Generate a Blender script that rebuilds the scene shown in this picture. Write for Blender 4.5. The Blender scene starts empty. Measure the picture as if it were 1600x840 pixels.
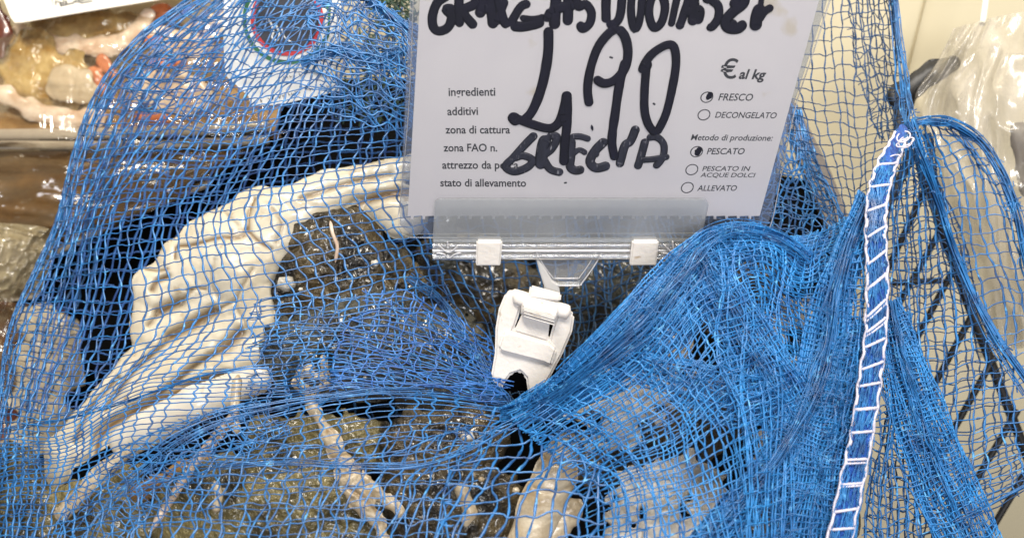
import bpy, bmesh, math
import numpy as np
from mathutils import Vector, Matrix

rng = np.random.default_rng(7)
scn = bpy.context.scene
COL = scn.collection

# ------------------------------------------------------------------ camera
K = 1.041
PITCH = math.radians(35.0)
CAM = np.array([0.0, 0.0, 1.5])
FWD = np.array([0.0, math.cos(PITCH), -math.sin(PITCH)])
UP = np.array([0.0, math.sin(PITCH), math.cos(PITCH)])
RIGHT = np.array([1.0, 0.0, 0.0])
cam_d = bpy.data.cameras.new("camera")
cam = bpy.data.objects.new("camera", cam_d)
COL.objects.link(cam)
cam.location = CAM
cam.rotation_euler = (math.pi / 2 - PITCH, 0, 0)
cam_d.sensor_width = 36.0
cam_d.lens = 36.0 / K
cam_d.clip_start = 0.02
cam_d.clip_end = 50
cam_d.dof.use_dof = True
cam_d.dof.focus_distance = 0.495
cam_d.dof.aperture_fstop = 7.5
scn.camera = cam

# ------------------------------------------------------------------ world, lamps, exposure
world = bpy.data.worlds.new("World")
scn.world = world
world.use_nodes = True
bg = world.node_tree.nodes["Background"]
bg.inputs[0].default_value = (1.0, 0.95, 0.9, 1)
bg.inputs[1].default_value = 0.14


def area(name, loc, target, sx, sy, power, col):
    d = bpy.data.lights.new(name, 'AREA')
    d.shape = 'RECTANGLE'
    d.size, d.size_y = sx, sy
    d.energy = power
    d.color = col
    o = bpy.data.objects.new(name, d)
    COL.objects.link(o)
    o.location = loc
    o.rotation_euler = (Vector(target) - Vector(loc)).to_track_quat('-Z', 'Y').to_euler()
    return o


area("ceiling_lamp", (-0.25, 0.15, 2.45), (0, 0.4, 1.2), 0.40, 0.16, 19.0, (1.0, 0.93, 0.82))
area("highlight_strip", (0.40, 0.10, 2.2), (0.25, 0.6, 1.2), 0.9, 0.06, 11.0, (1.0, 0.93, 0.82))  # added unseen strip light, for highlights and a brighter wall
area("front_fill", (0.15, -1.5, 2.35), (0.0, 0.4, 1.2), 0.9, 0.3, 28.0, (0.96, 0.96, 1.0))  # added fill from behind the camera, brightens the card from the front

scn.view_settings.view_transform = 'Standard'
scn.view_settings.look = 'None'
scn.view_settings.exposure = 0.0
scn.view_settings.gamma = 1.0


# ------------------------------------------------------------------ helpers
def P(px, py, d):
    """points seen in direction (px, py) of the 1600x840 photograph at depth d metres"""
    px, py, d = np.broadcast_arrays(np.asarray(px, float), np.asarray(py, float), np.asarray(d, float))
    x = (px - 800) / 1600 * K
    y = -(py - 420) / 1600 * K
    return CAM + d[..., None] * (FWD + x[..., None] * RIGHT + y[..., None] * UP)


def mpp(d):
    return d * K / 1600


def tag(o, label=None, cat=None, group=None, kind=None):
    if label: o['label'] = label
    if cat: o['category'] = cat
    if group: o['group'] = group
    if kind: o['kind'] = kind
    return o


def thing(name, loc, label, cat, group=None):
    o = bpy.data.objects.new(name, None)
    o.empty_display_size = 0.02
    COL.objects.link(o)
    o.location = Vector([float(c) for c in loc])
    return tag(o, label, cat, group)


def attach(o, parent):
    if parent is not None:
        o.parent = parent
        if parent.parent is None and parent.type == 'EMPTY':
            o.matrix_parent_inverse = Matrix.Translation(-parent.location)
    return o


def mesh_obj(name, v, f, mat, parent=None, smooth=True, attrs=None):
    me = bpy.data.meshes.new(name)
    v = np.asarray(v, dtype=np.float32)
    if isinstance(f, np.ndarray) and f.ndim == 2:
        n, k = f.shape
        me.vertices.add(len(v))
        me.vertices.foreach_set("co", v.ravel())
        me.loops.add(n * k)
        me.loops.foreach_set("vertex_index", f.astype(np.int32).ravel())
        me.polygons.add(n)
        me.polygons.foreach_set("loop_start", np.arange(0, n * k, k, dtype=np.int32))
        me.update(calc_edges=True)
    else:
        me.from_pydata([tuple(map(float, p)) for p in v], [], [tuple(map(int, q)) for q in f])
    if smooth:
        me.polygons.foreach_set("use_smooth", np.ones(len(me.polygons), dtype=bool))
    if attrs:
        for an, arr in attrs.items():
            a = me.attributes.new(an, 'FLOAT', 'POINT')
            a.data.foreach_set("value", np.asarray(arr, dtype=np.float32))
    me.validate()
    me.materials.append(mat)
    o = bpy.data.objects.new(name, me)
    COL.objects.link(o)
    return attach(o, parent)


def cat_meshes(parts):
    vs, fs, n = [], [], 0
    for v, f in parts:
        vs.append(v)
        fs.append(f + n)
        n += len(v)
    return np.concatenate(vs), np.concatenate(fs)


def catmull(pts, n):
    """smooth polyline through pts (any dimension), n samples"""
    p = np.asarray(pts, float)
    t = np.linspace(0, len(p) - 1, n)
    i = np.clip(np.floor(t).astype(int), 0, len(p) - 2)
    w = (t - i)[:, None]
    q = np.vstack([2 * p[0] - p[1], p, 2 * p[-1] - p[-2]])
    a, b, c, d = q[i], q[i + 1], q[i + 2], q[i + 3]
    return 0.5 * (2 * b + (c - a) * w + (2 * a - 5 * b + 4 * c - d) * w ** 2 + (3 * b - a - 3 * c + d) * w ** 3)


def cubic_w(t):
    return np.stack([-0.5 * t + t ** 2 - 0.5 * t ** 3, 1 - 2.5 * t ** 2 + 1.5 * t ** 3,
                     0.5 * t + 2 * t ** 2 - 1.5 * t ** 3, -0.5 * t ** 2 + 0.5 * t ** 3], -1)


class Patch:
    """a smooth sheet through a grid of (px, py, depth) control points; u, v in 0..1"""
    def __init__(self, rows):
        g = np.asarray(rows, float)
        g = np.concatenate([2 * g[:1] - g[1:2], g, 2 * g[-1:] - g[-2:-1]], 0)
        g = np.concatenate([2 * g[:, :1] - g[:, 1:2], g, 2 * g[:, -1:] - g[:, -2:-1]], 1)
        self.g = g
        self.nv, self.nu = g.shape[0] - 3, g.shape[1] - 3

    def __call__(self, u, v):
        u = np.clip(np.asarray(u, float), 0, 1) * self.nu
        v = np.clip(np.asarray(v, float), 0, 1) * self.nv
        iu = np.clip(np.floor(u).astype(int), 0, self.nu - 1)
        iv = np.clip(np.floor(v).astype(int), 0, self.nv - 1)
        wu, wv = cubic_w(u - iu), cubic_w(v - iv)
        out = 0
        for a in range(4):
            for b in range(4):
                out = out + (wv[..., a] * wu[..., b])[..., None] * self.g[iv + a, iu + b]
        return out


def vnoise(x, y, seed=0):
    """smooth value noise, about -1..1"""
    r = np.random.default_rng(seed).uniform(-1, 1, (64, 64))
    x0, y0 = np.floor(x).astype(int), np.floor(y).astype(int)
    fx, fy = x - x0, y - y0
    fx, fy = fx * fx * (3 - 2 * fx), fy * fy * (3 - 2 * fy)
    g = lambda i, j: r[np.mod(j, 64), np.mod(i, 64)]
    return (g(x0, y0) * (1 - fx) + g(x0 + 1, y0) * fx) * (1 - fy) + (g(x0, y0 + 1) * (1 - fx) + g(x0 + 1, y0 + 1) * fx) * fy


def tubes(lines, radii, flat=0.6, sides=5, normal=None):
    """lines: list of (M,3); radii: list of scalars or (M,) arrays. Returns verts, quads"""
    parts = []
    ang = np.linspace(0, 2 * math.pi, sides, endpoint=False)
    nb = -FWD if normal is None else np.asarray(normal, float)
    for L, r in zip(lines, radii):
        L = np.asarray(L, float)
        M = len(L)
        if M < 2: continue
        T = np.gradient(L, axis=0)
        T /= np.linalg.norm(T, axis=1, keepdims=True) + 1e-12
        S = np.cross(T, nb)
        ln = np.linalg.norm(S, axis=1, keepdims=True)
        S = np.where(ln > 1e-4, S / np.maximum(ln, 1e-4), RIGHT)
        N = np.cross(S, T)
        r = np.broadcast_to(np.asarray(r, float), (M,))
        ring = L[:, None, :] + r[:, None, None] * (np.cos(ang)[None, :, None] * S[:, None, :] + flat * np.sin(ang)[None, :, None] * N[:, None, :])
        v = ring.reshape(-1, 3)
        i = np.arange(M - 1)[:, None] * sides
        j = np.arange(sides)[None, :]
        j2 = (j + 1) % sides
        f = np.stack([i + j, i + j2, i + sides + j2, i + sides + j], -1).reshape(-1, 4)
        c = len(v)
        v = np.vstack([v, L[:1], L[-1:]])
        jj = np.arange(sides)
        cap0 = np.stack([np.full(sides, c), (jj + 1) % sides, jj, jj], -1)
        b = (M - 1) * sides
        cap1 = np.stack([np.full(sides, c + 1), b + jj, b + (jj + 1) % sides, b + (jj + 1) % sides], -1)
        parts.append((v, f))
    return cat_meshes(parts)


# ------------------------------------------------------------------ materials
def nodes_of(name):
    m = bpy.data.materials.new(name)
    m.use_nodes = True
    nt = m.node_tree
    return m, nt, nt.nodes, nt.links, nt.nodes["Principled BSDF"]


def mat(name, c1, c2=None, scale=120, rough=0.5, bump=0.0, bscale=300, c3=None, c3_cov=0.62, c3_scale=60,
        spec=0.5, sss=0.0, coat=0.0, attr=None, attr_col=None, dist=0.002, ramp=(0.35, 0.65), stretch=None):
    m, nt, N, L, b = nodes_of(name)
    b.inputs['Roughness'].default_value = rough
    b.inputs['Specular IOR Level'].default_value = spec
    if coat:
        b.inputs['Coat Weight'].default_value = coat
        b.inputs['Coat Roughness'].default_value = 0.12
    if sss:
        b.inputs['Subsurface Weight'].default_value = sss
        b.inputs['Subsurface Radius'].default_value = (0.004, 0.003, 0.002)
        b.inputs['Subsurface Scale'].default_value = 1.0
    tc = N.new('ShaderNodeTexCoord')
    src = tc.outputs['Object']
    if stretch:
        mp = N.new('ShaderNodeMapping')
        mp.inputs['Scale'].default_value = stretch
        L.new(src, mp.inputs['Vector'])
        src = mp.outputs['Vector']
    col = None
    if c2 is not None:
        n = N.new('ShaderNodeTexNoise')
        n.inputs['Scale'].default_value = scale
        n.inputs['Detail'].default_value = 9
        n.inputs['Roughness'].default_value = 0.62
        L.new(src, n.inputs['Vector'])
        r = N.new('ShaderNodeValToRGB')
        r.color_ramp.elements[0].position, r.color_ramp.elements[1].position = ramp
        r.color_ramp.elements[0].color = (*c1, 1)
        r.color_ramp.elements[1].color = (*c2, 1)
        L.new(n.outputs['Fac'], r.inputs['Fac'])
        col = r.outputs['Color']
    if c3 is not None:
        n = N.new('ShaderNodeTexNoise')
        n.inputs['Scale'].default_value = c3_scale
        n.inputs['Detail'].default_value = 4
        L.new(src, n.inputs['Vector'])
        r = N.new('ShaderNodeValToRGB')
        r.color_ramp.elements[0].position, r.color_ramp.elements[1].position = c3_cov, c3_cov + 0.08
        L.new(n.outputs['Fac'], r.inputs['Fac'])
        mx = N.new('ShaderNodeMix')
        mx.data_type = 'RGBA'
        L.new(r.outputs['Color'], mx.inputs['Factor'])
        if col is not None: L.new(col, mx.inputs['A'])
        else: mx.inputs['A'].default_value = (*c1, 1)
        mx.inputs['B'].default_value = (*c3, 1)
        col = mx.outputs['Result']
    if attr:
        a = N.new('ShaderNodeAttribute')
        a.attribute_name = attr
        mx = N.new('ShaderNodeMix')
        mx.data_type = 'RGBA'
        L.new(a.outputs['Fac'], mx.inputs['Factor'])
        if col is not None: L.new(col, mx.inputs['A'])
        else: mx.inputs['A'].default_value = (*c1, 1)
        mx.inputs['B'].default_value = (*attr_col, 1)
        col = mx.outputs['Result']
    if col is not None: L.new(col, b.inputs['Base Color'])
    else: b.inputs['Base Color'].default_value = (*c1, 1)
    if bump:
        n = N.new('ShaderNodeTexNoise')
        n.inputs['Scale'].default_value = bscale
        n.inputs['Detail'].default_value = 5
        L.new(src, n.inputs['Vector'])
        bp = N.new('ShaderNodeBump')
        bp.inputs['Strength'].default_value = bump
        bp.inputs['Distance'].default_value = dist
        L.new(n.outputs['Fac'], bp.inputs['Height'])
        L.new(bp.outputs['Normal'], b.inputs['Normal'])
    return m


def clear_mat(name, tint=(0.93, 0.95, 0.97), haze=0.1, haze_col=(0.8, 0.82, 0.85), rough=0.08, gloss=0.06, bump=0.0, bscale=40, stretch=None, haze_noise=0.0, fres=1.45):
    m, nt, N, L, b = nodes_of(name)
    out = N["Material Output"]
    N.remove(b)
    tr = N.new('ShaderNodeBsdfTransparent'); tr.inputs[0].default_value = (*tint, 1)
    df = N.new('ShaderNodeBsdfDiffuse'); df.inputs[0].default_value = (*haze_col, 1)
    gl = N.new('ShaderNodeBsdfGlossy'); gl.inputs['Roughness'].default_value = rough
    m1 = N.new('ShaderNodeMixShader'); m1.inputs[0].default_value = haze
    L.new(tr.outputs[0], m1.inputs[1]); L.new(df.outputs[0], m1.inputs[2])
    fr = N.new('ShaderNodeFresnel'); fr.inputs[0].default_value = fres
    ad = N.new('ShaderNodeMath'); ad.operation = 'ADD'; ad.use_clamp = True
    L.new(fr.outputs[0], ad.inputs[0]); ad.inputs[1].default_value = gloss
    m2 = N.new('ShaderNodeMixShader')
    L.new(ad.outputs[0], m2.inputs[0]); L.new(m1.outputs[0], m2.inputs[1]); L.new(gl.outputs[0], m2.inputs[2])
    L.new(m2.outputs[0], out.inputs[0])
    tc = N.new('ShaderNodeTexCoord')
    src = tc.outputs['Object']
    if stretch:
        mp = N.new('ShaderNodeMapping'); mp.inputs['Scale'].default_value = stretch
        mp.inputs['Rotation'].default_value = (0, 0, 0.5)
        L.new(src, mp.inputs['Vector']); src = mp.outputs['Vector']
    if bump:
        n = N.new('ShaderNodeTexNoise'); n.inputs['Scale'].default_value = bscale; n.inputs['Detail'].default_value = 4
        n.inputs['Distortion'].default_value = 0.6
        L.new(src, n.inputs['Vector'])
        bp = N.new('ShaderNodeBump'); bp.inputs['Strength'].default_value = bump; bp.inputs['Distance'].default_value = 0.006
        L.new(n.outputs['Fac'], bp.inputs['Height'])
        L.new(bp.outputs['Normal'], gl.inputs['Normal']); L.new(bp.outputs['Normal'], fr.inputs['Normal'])
    if haze_noise:
        n = N.new('ShaderNodeTexNoise'); n.inputs['Scale'].default_value = 30; n.inputs['Detail'].default_value = 5
        L.new(src, n.inputs['Vector'])
        mr = N.new('ShaderNodeMapRange'); mr.inputs['From Min'].default_value = 0.3; mr.inputs['From Max'].default_value = 0.75
        mr.inputs['To Min'].default_value = max(haze - haze_noise, 0); mr.inputs['To Max'].default_value = haze + haze_noise
        L.new(n.outputs['Fac'], mr.inputs['Value']); L.new(mr.outputs[0], m1.inputs[0])
    return m


M = {}
M['net'] = mat('blue_net_thread', (0.006, 0.046, 0.16), (0.020, 0.165, 0.45), scale=90, rough=0.36, spec=0.6, ramp=(0.34, 0.62), c3=(0.09, 0.33, 0.64), c3_cov=0.62, c3_scale=210)  # pale flecks paint highlights into the thread colour
M['net_fold'] = mat('blue_gathered_thread', (0.010, 0.085, 0.28), (0.028, 0.22, 0.56), scale=70, rough=0.4, spec=0.5, ramp=(0.3, 0.6), c3=(0.10, 0.37, 0.70), c3_cov=0.62, c3_scale=210)  # brighter blue for the folds, with painted highlight flecks
M['net_backlit'] = mat('blue_net_backlit_thread', (0.006, 0.03, 0.09), (0.016, 0.08, 0.22), scale=220, rough=0.45, spec=0.4)  # darker blue puts the backlit look into the thread colour
M['net_back'] = mat('blue_net_back_thread', (0.010, 0.055, 0.24), (0.03, 0.17, 0.52), scale=110, rough=0.42, spec=0.5)
M['hem'] = mat('blue_hem', (0.008, 0.045, 0.30), (0.022, 0.14, 0.58), scale=110, rough=0.5, bump=1.0, bscale=300, stretch=(6, 1, 1.2), dist=0.0025, c3=(0.06, 0.26, 0.68), c3_cov=0.6, c3_scale=160)
M['stitch'] = mat('white_stitch', (0.46, 0.45, 0.56), (0.62, 0.60, 0.70), scale=400, rough=0.6)
M['card'] = mat('white_card', (0.73, 0.69, 0.68), (0.77, 0.73, 0.71), scale=25, rough=0.5, c3=(0.66, 0.59, 0.49), c3_cov=0.68, c3_scale=45)
M['ink'] = mat('black_marker', (0.006, 0.005, 0.012), (0.010, 0.008, 0.022), scale=60, rough=0.6, spec=0.15)
M['ink_thin'] = mat('worn_marker', (0.012, 0.012, 0.022), (0.03, 0.03, 0.05), scale=120, rough=0.45, c3=(0.30, 0.29, 0.31), c3_cov=0.64, c3_scale=260, stretch=(3, 1, 1))
M['print'] = mat('grey_print', (0.045, 0.045, 0.05), rough=0.5)
M['sleeve'] = clear_mat('clear_sleeve', tint=(0.96, 0.965, 0.98), haze=0.012, haze_col=(0.5, 0.55, 0.65), rough=0.2, gloss=0.0, fres=1.12)
M['sleeve_back'] = clear_mat('clear_sleeve_back', tint=(0.86, 0.88, 0.92), haze=0.2, haze_col=(0.42, 0.48, 0.6), rough=0.2, gloss=0.0, fres=1.2)
M['grip'] = clear_mat('frosted_clear_plastic', tint=(0.9, 0.92, 0.94), haze=0.26, haze_col=(0.55, 0.57, 0.60), rough=0.25, gloss=0.02, bump=0.1, bscale=60, haze_noise=0.06)
M['stem'] = clear_mat('frosted_stem', haze=0.72, haze_col=(0.7, 0.69, 0.68), rough=0.3, gloss=0.03)
M['clear'] = clear_mat('clear_plastic', tint=(0.88, 0.9, 0.93), haze=0.17, haze_col=(0.72, 0.72, 0.74), rough=0.1, gloss=0.05, bump=0.08, bscale=60)
M['clear_edge'] = clear_mat('bright_plastic_edge', tint=(0.9, 0.9, 0.93), haze=0.5, haze_col=(0.75, 0.75, 0.78), rough=0.15, gloss=0.06)
M['white_plastic'] = mat('white_plastic', (0.66, 0.625, 0.59), (0.70, 0.67, 0.64), scale=40, rough=0.42, sss=0.15, c3=(0.46, 0.37, 0.27), c3_cov=0.66, c3_scale=120, bump=0.15, bscale=400)
M['cream'] = mat('cream_shell', (0.64, 0.56, 0.41), (0.76, 0.70, 0.57), scale=30, rough=0.3, coat=0.25, bump=0.35, bscale=110, dist=0.0015, sss=0.1, attr='tan', attr_col=(0.20, 0.115, 0.04), c3=(0.46, 0.33, 0.17), c3_cov=0.64, c3_scale=75)  # tan veins, plus dark brown painting shade into the finger gaps
M['cream_white'] = mat('cream_white_shell', (0.66, 0.60, 0.50), (0.76, 0.72, 0.64), scale=30, rough=0.22, coat=0.5, bump=0.2, bscale=90, dist=0.001, c3=(0.5, 0.36, 0.2), c3_cov=0.68, c3_scale=60)
M['brown'] = mat('brown_crust', (0.008, 0.006, 0.004), (0.10, 0.072, 0.032), scale=48, rough=0.34, bump=1.0, bscale=260, c3=(0.34, 0.31, 0.25), c3_cov=0.68, c3_scale=240, dist=0.004, coat=0.5, ramp=(0.43, 0.60))
M['grey_brown'] = mat('grey_brown_crust', (0.010, 0.011, 0.010), (0.072, 0.072, 0.058), scale=48, rough=0.32, bump=1.0, bscale=280, c3=(0.42, 0.42, 0.4), c3_cov=0.7, c3_scale=260, dist=0.004, coat=0.5, ramp=(0.42, 0.60))
M['olive'] = mat('olive_crust', (0.03, 0.024, 0.010), (0.20, 0.165, 0.065), scale=48, rough=0.3, bump=1.0, bscale=240, c3=(0.45, 0.45, 0.40), c3_cov=0.68, c3_scale=220, dist=0.004, coat=0.5, ramp=(0.40, 0.58))
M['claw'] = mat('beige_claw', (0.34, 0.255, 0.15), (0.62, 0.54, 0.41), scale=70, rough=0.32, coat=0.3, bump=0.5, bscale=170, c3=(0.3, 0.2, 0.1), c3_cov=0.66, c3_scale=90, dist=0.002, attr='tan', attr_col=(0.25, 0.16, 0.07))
M['pale'] = mat('pale_shell', (0.42, 0.38, 0.32), (0.62, 0.59, 0.54), scale=70, rough=0.4, bump=0.6, bscale=150, c3=(0.36, 0.26, 0.17), c3_cov=0.69, c3_scale=80, dist=0.002, attr='tan', attr_col=(0.3, 0.22, 0.13))
M['barnacle'] = mat('pale_barnacle', (0.34, 0.32, 0.28), (0.58, 0.56, 0.52), scale=200, rough=0.5, bump=0.6)
M['hair'] = mat('pinkish_filament', (0.38, 0.27, 0.2), (0.6, 0.5, 0.42), scale=150, rough=0.5)
M['black'] = mat('black_plastic', (0.0015, 0.0015, 0.0018), (0.003, 0.003, 0.003), scale=20, rough=0.7, spec=0.04)
M['wire'] = mat('black_wire', (0.012, 0.012, 0.013), rough=0.4)
M['post'] = mat('grey_brown_metal', (0.10, 0.085, 0.075), (0.13, 0.11, 0.10), scale=30, rough=0.45)
M['wall'] = mat('cream_panel', (0.82, 0.73, 0.51), (0.84, 0.76, 0.55), scale=4, rough=0.45)
M['steel'] = mat('counter_steel', (0.16, 0.14, 0.12), (0.24, 0.2, 0.16), scale=30, rough=0.3)
M['tray'] = mat('grey_tray', (0.36, 0.31, 0.25), (0.46, 0.41, 0.34), scale=40, rough=0.25, coat=0.5)
M['film'] = clear_mat('cling_film', tint=(0.97, 0.95, 0.9), haze=0.03, haze_col=(0.7, 0.6, 0.45), rough=0.1, gloss=0.03, bump=0.8, bscale=22, stretch=(2.5, 0.6, 1))
M['brown_film'] = clear_mat('brownish_film', tint=(0.75, 0.66, 0.52), haze=0.3, haze_col=(0.28, 0.2, 0.11), rough=0.14, gloss=0.05, bump=1.0, bscale=26, stretch=(0.7, 2, 1), haze_noise=0.15)
M['crinkle'] = clear_mat('crinkled_film', tint=(0.9, 0.87, 0.76), haze=0.4, haze_col=(0.52, 0.44, 0.27), rough=0.15, gloss=0.08, bump=1.0, bscale=35, haze_noise=0.25)
M['bag'] = clear_mat('clear_bag', tint=(0.93, 0.92, 0.9), haze=0.3, haze_col=(0.60, 0.56, 0.50), rough=0.17, gloss=0.03, bump=0.7, bscale=16, stretch=(2.0, 0.7, 1), haze_noise=0.2)
M['mollusc'] = mat('translucent_mollusc', (0.30, 0.17, 0.035), (0.60, 0.45, 0.20), scale=55, rough=0.15, sss=0.3, coat=0.6, bump=0.3, bscale=60)
M['mantle'] = mat('pink_white_mantle', (0.56, 0.38, 0.26), (0.80, 0.69, 0.58), scale=60, rough=0.2, sss=0.2, coat=0.6, bump=0.4, bscale=120)
M['flesh'] = mat('grey_flesh', (0.46, 0.36, 0.24), (0.58, 0.49, 0.36), scale=50, rough=0.2, coat=0.5)
M['wrap'] = mat('beige_wrapper', (0.30, 0.25, 0.17), (0.42, 0.37, 0.28), scale=40, rough=0.3, bump=0.8, bscale=60, dist=0.004)
M['roe'] = mat('orange_roe', (0.42, 0.1, 0.03), (0.6, 0.2, 0.08), scale=50, rough=0.2, coat=0.5)
M['dark_red'] = mat('dark_red_offal', (0.06, 0.015, 0.012), (0.16, 0.05, 0.03), scale=60, rough=0.25, coat=0.5)
M['amber'] = mat('amber_seafood', (0.14, 0.07, 0.02), (0.34, 0.2, 0.07), scale=40, rough=0.25, coat=0.5, bump=0.5, bscale=70)
M['paper'] = mat('label_paper', (0.74, 0.71, 0.66), (0.77, 0.74, 0.69), scale=20, rough=0.5)
M['paper_cool'] = mat('bag_label_paper', (0.70, 0.72, 0.74), (0.76, 0.77, 0.78), scale=40, rough=0.4, bump=0.6, bscale=30, dist=0.006)
M['green'] = mat('label_green', (0.01, 0.14, 0.06), rough=0.5)
M['red'] = mat('label_red', (0.55, 0.02, 0.03), rough=0.5)
M['navy'] = mat('label_dark', (0.006, 0.007, 0.014), (0.012, 0.014, 0.03), scale=50, rough=0.4)
M['weed'] = mat('dark_green_weed', (0.006, 0.018, 0.008), (0.02, 0.07, 0.035), scale=150, rough=0.4)
M['rod'] = mat('white_line', (0.8, 0.8, 0.8), rough=0.3)

# ------------------------------------------------------------------ setting: wall, counter
def box_obj(name, lo, hi, m, parent=None, bevel=0.0):
    bm = bmesh.new()
    bmesh.ops.create_cube(bm, size=1)
    for v in bm.verts:
        v.co = Vector([lo[i] + (v.co[i] + 0.5) * (hi[i] - lo[i]) for i in range(3)])
    if bevel:
        bmesh.ops.bevel(bm, geom=bm.edges[:], offset=bevel, segments=2, affect='EDGES')
    me = bpy.data.meshes.new(name)
    bm.to_mesh(me); bm.free()
    me.materials.append(m)
    o = bpy.data.objects.new(name, me)
    COL.objects.link(o)
    return attach(o, parent)


w = box_obj("wall", (-0.9, 0.74, 0.1), (0.318, 0.78, 2.2), M['wall'], bevel=0.002)
tag(w, kind='structure')
w2 = box_obj("wall", (0.3205, 0.748, 0.1), (1.6, 0.78, 2.2), M['wall'], bevel=0.002)
tag(w2, kind='structure')
ct = box_obj("counter", (-1.2, 0.05, 0.92), (0.17, 0.735, 0.965), M['steel'], bevel=0.004)
tag(ct, kind='structure')

# ------------------------------------------------------------------ reliefs: rounded solid bodies
GS = 4
FRONT = np.full((840 // GS + 60, 1600 // GS + 60), 9.0)      # depth of the bag's contents, for draping the net
OFF = 30


def seg_dist(X, Y, a, b):
    ax, ay = a; bx, by = b
    dx, dy = bx - ax, by - ay
    t = np.clip(((X - ax) * dx + (Y - ay) * dy) / (dx * dx + dy * dy + 1e-9), 0, 1)
    return np.hypot(X - ax - t * dx, Y - ay - t * dy), t


def relief(name, prims, depth, m, parent=None, step=3.0, k=5.0, rough=0.0, rscale=14, grooves=(), zscale=1.0, seed=1, drape=True, bumps=0, tilt=(0, 0)):
    """a closed body: the union of tapered capsules (x0,y0,r0,x1,y1,r1[,lift]) given in photograph pixels, at a real depth"""
    pr = [tuple(p) + ((0,) if len(p) == 6 else ()) for p in prims]
    x0 = min(min(p[0] - p[2], p[3] - p[5]) for p in pr) - 8
    x1 = max(max(p[0] + p[2], p[3] + p[5]) for p in pr) + 8
    y0 = min(min(p[1] - p[2], p[4] - p[5]) for p in pr) - 8
    y1 = max(max(p[1] + p[2], p[4] + p[5]) for p in pr) + 8
    xs, ys = np.arange(x0, x1, step), np.arange(y0, y1, step)
    X, Y = np.meshgrid(xs, ys)

    def field(X, Y):
        Fs, Hs = [], []
        for (ax, ay, ra, bx, by, rb, lift) in pr:
            d, t = seg_dist(X, Y, (ax, ay), (bx, by))
            r = ra + (rb - ra) * t
            Fs.append(r - d)
            Hs.append(np.sqrt(np.maximum(r * r - d * d, 0)) + np.where(d < r, lift, 0))
        Fs, Hs = np.stack(Fs), np.stack(Hs)
        F = k * np.log(np.sum(np.exp(np.clip(Fs / k, -60, 60)), 0))
        H = k * np.log(np.sum(np.exp(np.clip(Hs / k, -60, 60)), 0)) - k * math.log(len(pr))
        F = F + rough * 2.0 * vnoise(X / rscale + 7, Y / rscale + 3, seed + 5)
        return F, np.maximum(H, Hs.max(0) * 0.8)
    F, H = field(X, Y)
    e = 0.5
    gx = (field(X + e, Y)[0] - F) / e
    gy = (field(X, Y + e)[0] - F) / e
    g2 = np.maximum(gx * gx + gy * gy, 0.15)
    inside = F > 0
    near = ~inside
    mv = np.clip(-F, 0, step * 1.6)
    X2 = np.where(near, X + gx / np.sqrt(g2) * mv, X)
    Y2 = np.where(near, Y + gy / np.sqrt(g2) * mv, Y)
    edge = np.clip(F / 10.0, 0, 1)
    H = np.where(inside, H, 0)
    H = np.minimum(H, np.sqrt(np.maximum(F, 0) * 30.0 + 0.01) * 3.0)
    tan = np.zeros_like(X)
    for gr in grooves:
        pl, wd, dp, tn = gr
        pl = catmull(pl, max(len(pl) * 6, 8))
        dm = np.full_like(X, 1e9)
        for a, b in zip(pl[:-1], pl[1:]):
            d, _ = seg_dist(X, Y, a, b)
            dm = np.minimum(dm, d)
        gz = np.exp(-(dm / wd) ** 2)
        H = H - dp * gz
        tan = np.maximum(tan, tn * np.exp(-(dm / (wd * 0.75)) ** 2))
    if rough:
        H = H + edge * rough * (vnoise(X / rscale, Y / rscale, seed) + 0.6 * vnoise(X / rscale * 2.3, Y / rscale * 2.3, seed + 1))
    if bumps:
        q = vnoise(X / 7.0, Y / 7.0, seed + 2)
        H = H + edge * bumps * np.maximum(q - 0.25, 0) * 2.0
    D0 = depth + tilt[0] * (X2 - (x0 + x1) / 2) + tilt[1] * (Y2 - (y0 + y1) / 2)
    s = mpp(depth) * zscale
    Df = D0 - np.where(inside, H, 0) * s
    Db = D0 + np.where(inside, np.maximum(H, 0), 0) * s * 0.5 + np.where(inside, 0.0004, 0)
    if drape:
        iy = np.round(Y2 / GS).astype(int) + OFF
        ix = np.round(X2 / GS).astype(int) + OFF
        ok = inside & (iy >= 0) & (iy < FRONT.shape[0]) & (ix >= 0) & (ix < FRONT.shape[1])
        np.minimum.at(FRONT, (iy[ok], ix[ok]), Df[ok])
    ny, nx = X.shape
    idx = np.arange(nx * ny).reshape(ny, nx)
    q = np.stack([idx[:-1, :-1], idx[1:, :-1], idx[1:, 1:], idx[:-1, 1:]], -1).reshape(-1, 4)
    keep = inside.ravel()[q].any(1)
    q = q[keep]
    vf = P(X2, Y2, Df).reshape(-1, 3)
    vb = P(X2, Y2, Db).reshape(-1, 3)
    bid = np.where(inside.ravel(), np.arange(nx * ny) + nx * ny, np.arange(nx * ny))
    qb = bid[q][:, ::-1]
    allq = np.vstack([q, qb])
    used, inv = np.unique(allq, return_inverse=True)
    v = np.vstack([vf, vb])[used]
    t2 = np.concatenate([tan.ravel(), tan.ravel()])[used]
    return mesh_obj(name, v, inv.reshape(-1, 4), m, parent, attrs={'tan': t2})


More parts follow.
